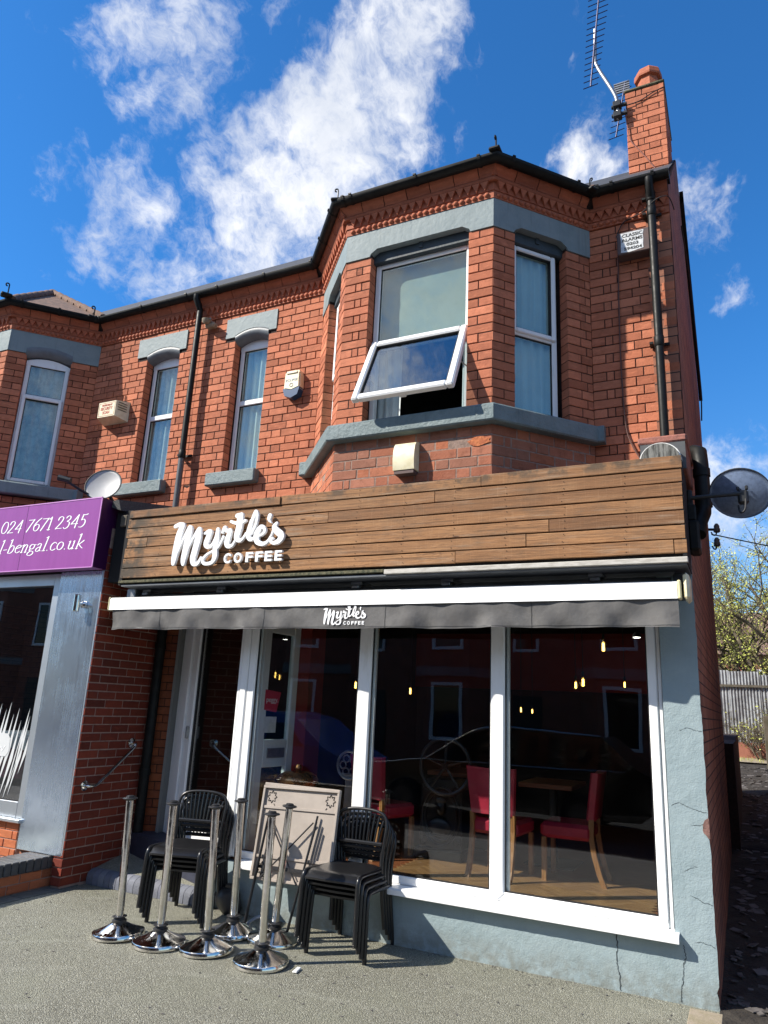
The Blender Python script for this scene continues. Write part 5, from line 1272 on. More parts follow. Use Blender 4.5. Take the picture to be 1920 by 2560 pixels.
MB().tube([(-.05, 4.46, 4.18), (.10, 4.46, 4.17)], .018, 8).build('arm', 'dark_metal', ins)
for dx, dz in ((.0, .0), (-.01, -.19)):
    MB().tube(catmull([(.03, 4.46, 4.14+dz), (.05, 4.46, 4.10+dz), (.085+dx, 4.46, 4.10+dz), (.10+dx, 4.46, 4.16+dz)], 5), .010, 6).build('hook', 'dark_metal', ins)
    MB().lathe([(.03, 0), (.042, .01), (.042, .05), (.035, .06), (.036, .09), (.018, .12), (.004, .125)], 12, Matrix.Translation((.10+dx, 4.46, 4.13+dz))).build('insulator', 'porcelain', ins, smooth=True)
cable('overhead_wire', [(.03, 4.46, 4.11), (1.5, 4.9, 3.80), (4.0, 5.6, 3.45), (8, 6.5, 3.5)], 'thin overhead wire leading off the insulators past the tree', 'wire', .008)


# ------------------------------------------------------------------ neighbour's shop: sign, pillar, window
SY = -.88; fN, _ = frame((0, SY), (1, SY))
ps = thing('purple_shop_sign', 'purple shop sign box with white phone number and web address', 'sign', (-7.0, -.8, 2.87))
MB().box(-9.4, -5.315, -.14, 0, 2.872, 3.577, fN, .004).build('sign_box', 'purple', ps)
MB().box(-5.3145, -5.309, -.52, -.002, 2.874, 3.575, fN).build('sign_side', 'purple_side', ps)
mb = MB(); mb.box(-9.4, -5.31, -.004, .004, 3.570, 3.580, fN); mb.box(-5.318, -5.308, -.004, .004, 2.872, 3.580, fN); mb.box(-9.4, -5.31, -.004, .004, 2.868, 2.876, fN); mb.build('edge_trim', 'purple_edge', ps)
MB().box(-6.379, -6.376, 0, .0012, 2.876, 3.570, fN).build('panel_seam', 'purple_side', ps)
def nib(pts, thick=.020, thin=.007):
    """calligraphic stroke: thick going down, thin going across"""
    P_ = catmull([(a, b) for a, b in pts], 6) if len(pts) > 2 else pts; out = []
    for i, (x, y) in enumerate(P_):
        d = (P_[min(i+1, len(P_)-1)][0]-P_[max(i-1, 0)][0], P_[min(i+1, len(P_)-1)][1]-P_[max(i-1, 0)][1]); l = math.hypot(*d)+1e-9
        c_ = abs((d[0]*.22+d[1]*.975)/l); out.append((x, y, thin+(thick-thin)*c_**1.5))
    return out
def ell(cx, cy, rx, ry, a0=90, a1=450, n=12): return [(cx+rx*math.cos(R_(a0+(a1-a0)*i/n)), cy+ry*math.sin(R_(a0+(a1-a0)*i/n))) for i in range(n+1)]
G = {  # x in units of cap height, baseline 0
 '0': (.62, [ell(.30, .5, .24, .48)]), '2': (.58, [[(.08, .74), (.12, .90), (.27, .98), (.42, .88), (.43, .70), (.32, .45), (.16, .20), (.04, .03)], [(.04, .035), (.25, .035), (.50, .035)]]),
 '4': (.60, [[(.44, .98), (.24, .62), (.04, .30)], [(.04, .30), (.30, .30), (.54, .30)], [(.44, .98), (.43, .5), (.40, .0)]]), '7': (.55, [[(.05, .94), (.30, .94), (.50, .94)], [(.50, .95), (.32, .52), (.12, .0)]]),
 '6': (.60, [[(.50, 1.02), (.32, .86), (.14, .60), (.08, .35), (.14, .10), (.29, .0), (.44, .10), (.50, .30), (.44, .48), (.30, .54), (.14, .45)]]), '1': (.36, [[(.20, 1.0), (.20, .5), (.18, .0)], [(.06, .86), (.20, 1.0)], [(.06, .015), (.18, .015), (.30, .015)]]),
 '3': (.56, [[(.10, .84), (.18, .95), (.30, .98), (.41, .88), (.39, .70), (.22, .55)], [(.22, .55), (.40, .46), (.44, .26), (.36, .06), (.18, -.02), (.06, .08)]]), '5': (.54, [[(.20, .95), (.38, .95), (.52, 1.0)], [(.20, .95), (.16, .58)], [(.16, .57), (.34, .60), (.46, .42), (.44, .18), (.28, .0), (.06, .02)]]),
 'l': (.30, [[(.20, 1.18), (.17, .6), (.14, .04)], [(.08, 1.12), (.20, 1.18)], [(.04, .015), (.14, .015), (.25, .015)]]), '-': (.36, [[(.05, .32), (.30, .34)]]),
 'b': (.56, [[(.16, 1.18), (.13, .6), (.10, .06)], [(.04, 1.12), (.16, 1.18)], [(.12, .50), (.26, .66), (.40, .62), (.47, .40), (.40, .12), (.25, .0), (.10, .06)]]),
 'e': (.48, [[(.06, .36), (.24, .42), (.40, .50), (.38, .62), (.26, .66), (.12, .54), (.06, .32), (.12, .08), (.26, .0), (.42, .12)]]),
 'n': (.56, [[(.14, .64), (.12, .3), (.10, .0)], [(.04, .58), (.14, .64)], [(.13, .46), (.28, .65), (.41, .58), (.40, .3), (.38, .0)], [(.03, .012), (.10, .012), (.18, .012)], [(.31, .012), (.38, .012), (.48, .012)]]),
 'g': (.52, [ell(.23, .44, .16, .20), [(.36, .56), (.48, .60)], [(.14, .26), (.10, .14), (.24, .08), (.40, .0), (.42, -.16), (.28, -.30), (.10, -.28), (.03, -.16), (.10, -.02), (.20, .06)]]),
 'a': (.50, [[(.08, .55), (.20, .66), (.33, .60), (.34, .35), (.34, .08), (.44, .02)], [(.34, .38), (.16, .32), (.06, .18), (.10, .03), (.22, .0), (.34, .14)]]),
 '.': (.24, [[(.10, .03), (.104, .035)]]), 'c': (.46, [[(.40, .56), (.28, .66), (.12, .56), (.06, .32), (.12, .08), (.26, .0), (.42, .10)]]), 'o': (.54, [ell(.26, .33, .20, .32)]),
 'u': (.58, [[(.12, .64), (.10, .3), (.13, .06), (.24, .0), (.38, .14)], [(.40, .64), (.39, .3), (.38, .02)], [(.03, .62), (.12, .64)], [(.32, .62), (.40, .64)], [(.38, .015), (.48, .015)]]),
 'k': (.56, [[(.16, 1.18), (.13, .6), (.10, .0)], [(.05, 1.12), (.16, 1.18)], [(.46, .64), (.30, .45), (.12, .30)], [(.20, .36), (.34, .16), (.50, .01)], [(.03, .012), (.18, .012)]]), ' ': (.34, [])}
def script_line(s, x0, x1, z, h, parent):
    wtot = sum(G[c][0] for c in s); kx = (x1-x0)/wtot; x = 0
    for c in s:
        wd, st_ = G[c]
        if st_:
            S = [nib([((x+a+.16*b)*kx, b*h) for a, b in p], .0165, .0055) for p in st_]
            strokes_to_mesh(S, .0012, .0022, 'letter', 'letter_white', frame((x0, SY), (x0+1, SY), z)[0], .001, parent, subs=2)
        x += wd
script_line('024 7671 2345', -6.765, -5.50, 3.286, .130, ps)
script_line('l-bengal.co.uk', -6.735, -5.475, 3.066, .122, ps)
pl_ = thing('steel_pillar', 'brushed steel clad pillar under the right end of the purple sign', 'pillar', (-5.62, -.68, .22))
MB().box(-5.915, -5.335, -.72, -.70, .265, 2.868, None, .003).build('front_sheet', 'brushed_steel', pl_)
MB().box(-5.334, -5.316, -.719, -.62, .275, 2.868, None, .003).build('side_sheet', 'aluminium', pl_)
MB().box(-5.9, -5.34, -.69, -.3, .1, 2.868).build('core', 'brick_side', pl_)
wl_ = thing('wall_light', 'small steel cylinder wall light on the steel pillar', 'lamp', (-5.52, -.72, 2.5))
MB().tube([(-5.535, -.80, 2.455), (-5.535, -.80, 2.46), (-5.535, -.80, 2.615), (-5.535, -.80, 2.62)], [.028, .033, .033, .028], 16).build('cylinder', 'chrome', wl_, smooth=True)
MB().lathe([(.034, 0), (.034, .03), (.018, .04), (.018, .07)], 16, Matrix.Translation((-5.51, -.722, 2.53)) @ Matrix.Rotation(R_(90), 4, 'X')).build('mount', 'chrome', wl_, smooth=True)
# restaurant window
rs = thing('restaurant_shopfront', 'dark restaurant shop window in a pale aluminium frame left of the steel pillar', 'shopfront', (-7.5, -.7, 0))
fM, _ = frame((0, -.70), (1, -.70))
mb = MB(); mb.box(-6.02, -5.92, -.06, 0, .52, 2.86, fM, .004); mb.box(-9.5, -6.02, -.06, 0, .52, .66, fM, .004); mb.box(-9.5, -6.02, -.06, -.001, 2.74, 2.86, fM, .004); mb.box(-7.98, -7.9, -.06, 0, .66, 2.74, fM, .004)
wf = mb.build('frame', 'aluminium', rs)
for a, b in ((-7.9, -6.02), (-9.4, -7.98)):
    pane(fM, a, b, .66, 2.74, -.03, wf, 'glass_rest'); g = MB(); ring(g, fM, a, b, .66, 2.74, .014, -.028, -.012, 0); g.build('gasket', 'gasket', wf)
MB().box(-9.5, -5.90, -.05, .055, .485, .518, fM, .006).build('window_sill', 'aluminium', rs)
bed = MB().box(-9.5, -5.955, -.2, -.008, 0, .485, fM).build('riser', 'mortar_pink', rs)
lay(fM, 1.4, .02, .482, .077, 'stretcher', 'brick_orange', bed, rs, depth=.05, joint=.009, S=.214, u0=-7.36)
random.seed(2); dc = MB()
for xt, zt, zb, wd in ((-6.38, 1.57, .80, .045), (-6.25, 1.52, .72, .04), (-6.10, 1.52, .76, .045), (-6.08, 1.45, .70, .035), (-6.20, 1.40, .68, .04), (-6.04, 1.30, .90, .03), (-6.32, 1.46, .74, .04), (-6.15, 1.34, .66, .035), (-6.44, 1.50, .78, .045), (-6.52, 1.55, .80, .045)):
    ln = (zt-zb)*.16; zm = zb+(zt-zb)*.48; dc.uvprism([(xt-ln-.02, zb), (xt-ln*.5+wd*.6, zm), (xt, zt), (xt-ln*.5-wd*.5, zm)], -.026, -.0245, fM)
dc.uvprism([(-6.62, 1.04), (-6.34, 1.05), (-6.30, 1.10), (-6.31, 1.22), (-6.35, 1.265), (-6.62, 1.27)], -.0235, -.022, fM)
dc.build('frosted_grass_decal', 'frosted', wf)
strokes_to_mesh([[(-6.47, 1.10, .008), (-6.455, 1.135, .010), (-6.44, 1.12, .007), (-6.42, 1.135, .007)], [(-6.41, 1.135, .008), (-6.40, 1.10, .008), (-6.38, 1.125, .007), (-6.36, 1.15, .007)]], .0012, .003, 'decal_script', 'letter_white', fM, -.021, wf)
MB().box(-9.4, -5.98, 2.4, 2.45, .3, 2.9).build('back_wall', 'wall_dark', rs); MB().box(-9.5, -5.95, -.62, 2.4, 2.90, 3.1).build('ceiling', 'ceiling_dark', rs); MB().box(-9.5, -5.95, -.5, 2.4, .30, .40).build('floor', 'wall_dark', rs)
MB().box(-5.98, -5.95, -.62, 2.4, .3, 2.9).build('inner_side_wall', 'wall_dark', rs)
tb = thing('restaurant_table', 'restaurant table with white and maroon cloths behind the frosted decal', 'table', (-6.55, -.1, .4))
MB().box(-6.95, -6.15, -.42, .35, 1.20, 1.26, None, .01).build('top_cloth', 'cloth_white', tb); wavy(frame((-6.97, -.44), (-6.13, -.44))[0], 0, .84, 1.10, 1.22, 0, 'cloth_front', 'cloth_white', tb, folds=7); wavy(frame((-6.97, -.43), (-6.13, -.43))[0], 0, .84, .82, 1.11, 0, 'under_cloth', 'maroon', tb, folds=6)
MB().tube([(-6.55, 0, .4), (-6.55, 0, 1.2)], .05, 10).build('pedestal', 'dark_metal', tb)
# low boundary wall with soldier coping, running out from the pillar
bw = thing('boundary_wall', 'low orange brick boundary wall with dark blue brick coping by the steel pillar', 'wall', (-5.6, -1.6, 0))
bd = MB().box(-5.70, -5.468, -2.9, -.66, 0, .16).build('mortar_bed', 'mortar_pink', bw)
fZ, LZ = frame((-5.46, -2.9), (-5.46, -.60)); lay(fZ, LZ, .006, .158, .076, 'stretcher', 'brick_orange', bd, bw, depth=.05, joint=.009, S=.214)
y = -.60; random.seed(9)
while y > -2.9:
    MB().box(-5.735+random.uniform(-.003, .003), -5.445+random.uniform(-.004, .004), y-.066, y, .160, .262+random.uniform(-.003, .002), None, .006).build('coping_brick', 'brick_blue', bd, rnd=rnd4()); y -= .074
# felt-covered upstand between the two shops
fe = thing('felt_upstand', 'black roofing felt upstand between the purple sign and timber fascia', 'roofing', (-5.2, -.4, 3.3))
MB().add([(-5.30, -.76, 3.50), (-5.17, -.76, 3.46), (-4.98, -.05, 3.52), (-5.25, -.05, 3.60), (-5.29, -.76, 3.57), (-5.215, -.76, 3.575), (-5.10, -.05, 3.68), (-5.22, -.05, 3.68)], [(0, 1, 5, 4), (1, 2, 6, 5), (4, 5, 6, 7), (2, 3, 7, 6), (0, 4, 7, 3)]).build('upstand', 'felt', fe)
MB().box(-5.27, -5.06, -.70, -.1, 2.75, 3.47).build('timber_core', 'black_void', fe)
MB().box(-5.19, -5.10, -.73, -.70, 3.30, 3.42, None, .01).build('timber_end', 'timber_grey', fe)
# handrail on the return wall
hr = thing('handrail', 'chrome handrail fixed to the dark brick wall by the cafe ramp', 'handrail', (-5.27, -.35, 1.0))
MB().tube(catmull([(-5.29, -.60, .86), (-5.245, -.595, .86), (-5.235, -.52, .865), (-5.235, -.44, .92), (-5.235, -.18, 1.12), (-5.235, -.10, 1.185), (-5.24, -.075, 1.22), (-5.29, -.075, 1.23)], 8), .016, 12).build('rail', 'chrome', hr, smooth=True)
for yy, zz_ in ((-.60, .86), (-.075, 1.23)): MB().lathe([(.045, 0), (.045, .008), (.025, .016)], 18, Matrix.Translation((-5.297, yy, zz_)) @ Matrix.Rotation(R_(90), 4, 'Y')).build('flange', 'chrome', hr, smooth=True)

# ------------------------------------------------------------------ cafe interior
FLR = .40
sfl = MB().prism([(-5.03, .32), (-3.80, -.24), (-.22, -.24), (-.22, 4.2), (-5.03, 4.2)], FLR-.06, FLR).build('shop_floor', 'table_wood', None, kind='structure')
mb, t_, b_ = newmat('parquet'); o_ = t_.coord(); oi_ = t_.new('ShaderNodeObjectInfo')
t_.put(b_.inputs['Base Color'], t_.mix(t_.noise(t_.mapping(o_, (25, 25, 1)), 1., 4), t_.mix(oi_.outputs['Random'], (.22, .12, .05), (.36, .21, .09)), (.18, .09, .04))); b_.inputs['Roughness'].default_value = .35
PLn, PWd = .24, .06
bm_ = MB().box(.001, PLn-.001, .001, PWd-.001, 0, .008, None, .0012).mesh('parquet_block', 'parquet')
bm2 = MB().box(.001, PWd-.001, .001, PLn-.001, 0, .008, None, .0012).mesh('parquet_block', 'parquet')
c45 = math.cos(R_(45)); cnt = 0
for a in range(-40, 41):                      # herringbone in the sunlit strip behind the window
    for b in range(-14, 15):
        for kk in (0, 1):
            lx, ly = a*PWd+b*PLn, a*PWd-b*PLn
            if kk: lx += PLn; ly += PWd-PLn
            x = -1.4+(lx-ly)*c45; y = .35+(lx+ly)*c45
            if not (-2.45 < x < -.42 and -.16 < y < .72): continue
            o = link('parquet_block', bm2 if kk else bm_, sfl); o.location = (x, y, FLR+.0005); o.rotation_euler = (0, 0, R_(45)); cnt += 1
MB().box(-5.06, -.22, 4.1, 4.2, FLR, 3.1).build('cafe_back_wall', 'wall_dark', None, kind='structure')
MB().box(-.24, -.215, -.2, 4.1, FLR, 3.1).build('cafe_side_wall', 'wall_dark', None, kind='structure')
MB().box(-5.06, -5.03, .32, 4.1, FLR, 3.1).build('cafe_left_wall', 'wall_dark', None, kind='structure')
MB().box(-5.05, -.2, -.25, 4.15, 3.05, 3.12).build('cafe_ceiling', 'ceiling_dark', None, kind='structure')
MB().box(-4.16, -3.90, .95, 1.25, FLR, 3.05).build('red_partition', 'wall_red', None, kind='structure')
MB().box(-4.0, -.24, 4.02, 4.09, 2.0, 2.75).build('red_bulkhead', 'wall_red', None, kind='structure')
def red_chair(name, label, loc, rot):
    t = thing(name, label, 'chair', (0, 0, 0), 'red leather chairs inside the cafe window')
    s = MB(); s.box(-.21, .21, -.20, .21, .36, .49, None, .03); s.build('seat', 'red_leather', t, smooth=True)
    vs = []; fs = []; nn = 8
    b = MB()
    for j in range(nn+1):
        tt = j/nn; z = .53+.40*tt; y = .205+.05*tt; hw = .185+.03*tt; dz = 0
        for (x, yy) in ((-hw, y-.025), (-hw+.02, y-.04), (0, y-.032), (hw-.02, y-.04), (hw, y-.025), (hw, y+.02), (hw-.02, y+.035), (0, y+.03), (-hw+.02, y+.035), (-hw, y+.02)):
            vs.append((x, yy, z-(.012*(1-(x/hw)**2) if j == nn else 0)))
    for j in range(nn):
        for i in range(10): fs.append((j*10+i, j*10+(i+1) % 10, (j+1)*10+(i+1) % 10, (j+1)*10+i))
    fs += [tuple(reversed(range(10))), tuple(range(nn*10, nn*10+10))]
    b.add(vs, fs); b.build('backrest', 'red_leather', t, smooth=True)
    for sx in (-1, 1):
        MB().box(sx*.185-.02, sx*.185+.02, -.19, -.15, 0, .365, None, .004).build('leg', 'oak', t)
        l = MB(); q = [(0, .30), (.10, .262), (.25, .225), (.40, .205), (.54, .21)]
        vs = []; 
        for z, y in q: vs += [(sx*.178-.018, y-.02, z), (sx*.178+.018, y-.02, z), (sx*.178+.018, y+.02, z), (sx*.178-.018, y+.02, z)]
        l.add(vs, [(4*j+i, 4*j+(i+1) % 4, 4*j+4+(i+1) % 4, 4*j+4+i) for j in range(4) for i in range(4)]+[(3, 2, 1, 0)]); l.build('leg', 'oak', t)
    t.location = loc; t.rotation_euler = (0, 0, rot)
    return t
rc = red_chair('dining_chair', 'red leather chair with its back to the window beside the middle mullion', (-1.63, .52, FLR), R_(174)); rc.scale = (1, 1, .92)
c2 = copy_tree(rc); c2.location = (-1.12, .72, FLR); c2.rotation_euler = (0, 0, R_(-88)); c2['label'] = 'red leather chair seen side-on in the right window pane'
c3 = copy_tree(rc); c3.location = (-2.80, .66, FLR); c3.rotation_euler = (0, 0, R_(160)); c3['label'] = 'red leather chair partly hidden behind the left window mullion'
def cafe_table(label, x0, x1, y0, y1, z):
    t = thing('cafe_table', label, 'table', ((x0+x1)/2, (y0+y1)/2, FLR), 'wooden cafe tables')
    MB().box(x0, x1, y0, y1, z-.04, z, None, .006).build('tabletop', 'table_wood', t); MB().tube([((x0+x1)/2, (y0+y1)/2, FLR), ((x0+x1)/2, (y0+y1)/2, z-.04)], .035, 12).build('pedestal', 'dark_metal', t); MB().box((x0+x1)/2-.22, (x0+x1)/2+.22, (y0+y1)/2-.22, (y0+y1)/2+.22, FLR, FLR+.02, None, .006).build('base', 'dark_metal', t)
cafe_table('dark wood table between the two red chairs in the right panes', -1.62, -1.14, .95, 1.6, 1.10)
cafe_table('dark wood table behind the iron grinder in the middle pane', -2.65, -1.95, 1.3, 2.0, 1.10)
gd = thing('iron_grinder', 'black cast iron machine with flywheel and portrait medallion in the middle pane', 'antique machine', (-2.27, .83, FLR))
MB().box(-2.51, -2.05, .68, 1.03, FLR, FLR+.10, None, .015).build('base', 'cast_iron', gd)
mb = MB(); fY, _ = frame((-2.47, .73), (-1.47, .73), FLR)
MB().uvprism([(.0, .10), (.40, .10), (.40, .60), (.34, .68), (.06, .68), (.0, .60)], -.25, 0, fY).build('pedestal', 'cast_iron', gd)
for rr in (.195, .165): MB().tube([(.20+rr*.92*math.cos(i*math.pi/16), .008, .37+rr*1.25*math.sin(i*math.pi/16)) for i in range(32)], .010, 6, m=fY, closed=True).build('medallion_ring', 'cast_iron', gd, smooth=True)
mb = MB(); mb.sphere((.20, .01, .44), .062, 14, 10, fY, (.8, .5, 1.1)); mb.sphere((.20, .012, .505), .058, 14, 8, fY, (1.05, .55, .6)); mb.sphere((.19, .005, .28), .12, 14, 8, fY, (.95, .3, .7)); mb.box(.185, .20, .03, .055, .425, .455, fY, .005); mb.build('portrait_relief', 'cast_iron', gd, smooth=True)
mb = MB()
for cx, cz in ((.05, .62), (.35, .62), (.05, .16), (.35, .16)): mb.tube([(cx+.03*math.cos(i), .006, cz+.03*math.sin(i)) for i in range(7)], .006, 5, m=fY)
mb.build('corner_scrolls', 'cast_iron', gd)
MB().tube([(-2.21+.24*math.cos(i*math.pi/20), .66, 1.20+.24*math.sin(i*math.pi/20)) for i in range(40)], .018, 8, closed=True).build('flywheel', 'cast_iron', gd, smooth=True)
mb = MB()
for i in range(5): a = i*2*math.pi/5; mb.tube([(-2.21, .66, 1.20), (-2.21+.235*math.cos(a+.3), .66, 1.20+.235*math.sin(a+.3))], .012, 6)
mb.tube([(-2.21, .63, 1.2), (-2.21, .98, 1.2)], .03, 10); mb.build('spokes', 'cast_iron', gd)
cp = thing('copper_urn', 'polished copper urn behind the left pane above the folded tables', 'urn', (-3.43, .12, FLR))
MB().lathe([(.17, .0), (.18, .3), (.20, .55), (.205, .60), (.22, .605), (.225, .62), (.22, .635), (.20, .66), (.15, .685), (.05, .695), (.01, .70)], 32, Matrix.Translation((-3.43, .12, FLR+.0)) @ Matrix.Diagonal((.85, .85, 1, 1))).build('body', 'copper', cp, smooth=True)
MB().lathe([(.02, 0), (.03, .02), (.02, .05), (.004, .055)], 12, Matrix.Translation((-3.43, .12, FLR+.70))).build('lid_knob', 'copper', cp, smooth=True)
fan = thing('film_reel_ornament', 'grey film reel ornament on a stand inside the left pane', 'ornament', (-3.35, .85, FLR))
fX, _ = frame((-3.30, .85), (-2.30, .85), FLR)
MB().tube([(.13*math.cos(i*math.pi/16), 0, .72+.13*math.sin(i*math.pi/16)) for i in range(32)], .014, 8, m=fX, closed=True).build('rim', 'grey_metal', fan, smooth=True)
mb = MB()
for i in range(6): a = i*math.pi/3; mb.tube([(.07*math.cos(a)+.035*math.cos(q*.7), 0, .72+.07*math.sin(a)+.035*math.sin(q*.7)) for q in range(9)], .008, 6, m=fX, closed=True)
mb.build('openings', 'grey_metal', fan); MB().uvprism([(-.05, 0), (.05, 0), (.035, .58), (.10, .64), (-.10, .64), (-.035, .58)], -.03, 0, fX).build('stand', 'grey_metal', fan)
blb = [(-3.40, 2.5, 1.89, 1.1), (-1.09, 2.5, 2.44, 1.5), (-1.40, 2.5, 2.02, 1.1), (-1.32, 2.5, 2.05, 1.3), (-.88, 2.5, 2.04, .9), (-2.18, 2.5, 1.75, .8), (-2.02, 2.5, 1.73, .8), (-1.89, 2.5, 1.72, .7), (-4.0, 2.2, 1.93, 1.2)]
bl = ['leftmost of the three small bulbs in a row', 'large glowing bulb hanging highest in the right pane', 'left of the two close bulbs in the right pane', 'right and larger of the two close bulbs in the right pane', 'bulb nearest the right window frame', 'first small bulb right of the middle mullion', 'middle of the three small bulbs right of the mullion', 'third small bulb right of the middle mullion', 'glowing bulb beside the second window mullion']
bl[0] = 'single glowing bulb hanging in the middle pane'
for (x, y, z, s_), lb_ in zip(blb, bl):
    s_ *= .8
    t = thing('pendant_bulb', lb_, 'light bulb', (x, y, z), 'amber pendant bulbs inside the cafe')
    gl_ = MB().lathe([(.012, .075), (.016, .06), (.03, .03), (.034, 0), (.03, -.03), (.015, -.05), (.002, -.055)], 12, Matrix.Translation((x, y, z)) @ Matrix.Scale(s_, 4)); gl_.build('glass', 'glass_small', t, smooth=True)
    mb = MB()
    for q in (-1, 0, 1): mb.tube([(x+q*.009*s_, y, z-.035*s_), (x+q*.007*s_, y, z+.04*s_)], .004*s_, 5)
    mb.build('filament', 'filament', t); MB().tube([(x, y, z+.07*s_), (x, y, z+.12*s_)], .014, 8).build('holder', 'dark_metal', t); MB().tube([(x, y, z+.12*s_), (x, y, 3.05)], .004, 5).build('flex', 'wire', t)
for x, y, z, lb_ in ((-1.0, 3.2, 2.75, 'left small downlight glowing near the cafe ceiling'), (-.82, 3.2, 2.62, 'right small downlight glowing near the cafe ceiling')):
    t = thing('downlight', lb_, 'lamp', (x, y, z)); MB().lathe([(.05, 0), (.045, .03), (.02, .06)], 14, Matrix.Translation((x, y, z))).build('shade', 'dark_metal', t); MB().lathe([(.04, -.004), (.04, -.001)], 14, Matrix.Translation((x, y, z))).build('disc', 'lamp_white', t); MB().tube([(x, y, z+.06), (x, y, 3.05)], .004, 5).build('flex', 'wire', t)

# ------------------------------------------------------------------ stacked chairs
def outdoor_chair(name, label, grp):
    t = thing(name, label, 'chair', (0, 0, 0), grp); m = 'chair_black'
    # seat: moulded, front edge rolled down; front is -Y
    vs = []; fs = []; nx, ny = 12, 12
    for j in range(ny+1):
        tt = j/ny; y = -.235+.42*tt
        for i in range(nx+1):
            s_ = i/nx*2-1; hw = .225-.035*tt; x = s_*hw
            yy = y-(.028*(1-s_*s_) if tt < .3 else 0)*(1-tt/.3 if tt < .3 else 0)
            z = .435-.012*(1-s_*s_)*math.sin(math.pi*tt)-(.045*(1-tt/.16)**2 if tt < .16 else 0)-.012*abs(s_)**6
            vs.append((x, yy, z))
    n1 = len(vs)
    vs += [(x, y, z-.014) for x, y, z in vs]
    for j in range(ny):
        for i in range(nx): a = j*(nx+1)+i; fs.append((a, a+1, a+nx+2, a+nx+1)); fs.append((n1+a, n1+a+nx+1, n1+a+nx+2, n1+a+1))
    ed = [i for i in range(nx+1)]+[(j+1)*(nx+1)+nx for j in range(ny)]+[ny*(nx+1)+nx-1-i for i in range(nx)]+[(ny-1-j)*(nx+1) for j in range(ny-1)]
    for a, b in zip(ed, ed[1:]+ed[:1]): fs.append((b, a, n1+a, n1+b))
    MB().add(vs, fs).build('seat', m, t, smooth=True)
    for sx in (-1, 1):
        # front leg sweeps up into the side rail and on to the back post
        MB().tube(catmull([(sx*.228, -.262, 0), (sx*.222, -.248, .22), (sx*.218, -.235, .37), (sx*.214, -.205, .415), (sx*.208, -.12, .418), (sx*.196, .10, .405), (sx*.192, .19, .40)], 6), [.0165]*37, 10).build('leg', m, t, smooth=True)
        MB().tube(catmull([(sx*.222, .245, 0), (sx*.208, .222, .20), (sx*.198, .205, .40), (sx*.198, .212, .52)], 6), .0165, 10).build('leg', m, t, smooth=True)
    # hooped back frame
    hoop = [(-.198, .210, .50), (-.210, .222, .62), (-.214, .236, .70), (-.190, .250, .765), (-.12, .258, .795), (0, .262, .803), (.12, .258, .795), (.190, .250, .765), (.214, .236, .70), (.210, .222, .62), (.198, .210, .50)]
    H = catmull(hoop, 6); MB().tube(H, .0125, 10).build('back_frame', m, t, smooth=True)
    MB().box(-.195, .195, .205, .225, .555, .585, None, .008).build('lower_rail', m, t)
    for i in range(11):
        q = -.165+.33*i/10; xt = q*1.12; zt = .803-.045*(xt/.2)**2-.035*(abs(xt)/.2)**4; MB().tube(catmull([(q*.92, .216, .575), (q, .226, .66), (xt, .252-.012*(xt/.2)**2, zt-.005)], 4), .0068, 6).build('back_spindle', m, t, smooth=True)
    return t
oc = outdoor_chair('stacking_chair', 'x', 'black stacking chairs outside the cafe')
ORD = ['bottom', 'second from the bottom', 'third from the bottom', 'top']
first = True
for where, (cx, cy), rot in (('by the shop window mullion', (-2.42, -.60), R_(2)), ('by the cafe door ramp', (-3.88, -.66), R_(16))):
    for i in range(4):
        o = oc if first else copy_tree(oc); first = False
        fx, fy = math.sin(rot)*1., -math.cos(rot)
        o.location = (cx+fx*.024*i*(1)-.010*i, cy+fy*.034*i, .040*i); o.rotation_euler = (0, 0, rot)
        o['label'] = ('%s black plastic chair of the stack %s' % (ORD[i], where))
# ------------------------------------------------------------------ stanchions
def stanchion():
    t = thing('queue_post', 'x', 'queue post', (0, 0, 0), 'chrome queue posts outside the cafe')
    MB().lathe([(.180, .0), (.186, .004), (.186, .030), (.182, .036), (.172, .038), (.10, .066), (.055, .088), (.045, .094)], 56).build('base', 'chrome', t, smooth=True)
    MB().lathe([(.048, .090), (.052, .096), (.052, .106), (.040, .112), (.036, .122), (.052, .126), (.052, .131), (.030, .136)], 28).build('collar', 'rubber_black', t, smooth=True)
    MB().lathe([(.0275, .13), (.0275, .925)], 28).build('tube', 'chrome', t, smooth=True)
    MB().lathe([(.028, .918), (.034, .924), (.054, .930), (.056, .935), (.052, .939), (.030, .941), (.030, .950), (.024, .954)], 28).build('cap', 'rubber_black', t, smooth=True)
    return t
sp0 = stanchion()
for i, (x, y, lx, ly, rz, lb_) in enumerate([(-3.95, -1.34, -.055, 0, .2, 'leftmost chrome queue post'), (-3.575, -1.325, -.012, 0, 1.1, 'second chrome queue post from the left, before the left chair stack'), (-3.22, -1.24, -.045, 0, 2., 'third chrome queue post from the left, in the front row'), (-3.30, -.843, -.03, 0, 3., 'chrome queue post standing nearest the white door post'), (-2.76, -1.244, -.004, 0, .6, 'chrome queue post standing nearest the camera and the white litter'), (-2.96, -.812, .065, 0, 1.6, 'chrome queue post leaning right, in front of the folded tables')]):
    o = sp0 if i == 0 else copy_tree(sp0); o.location = (x, y, .001); o.rotation_euler = (0, lx, rz*0); o['label'] = lb_
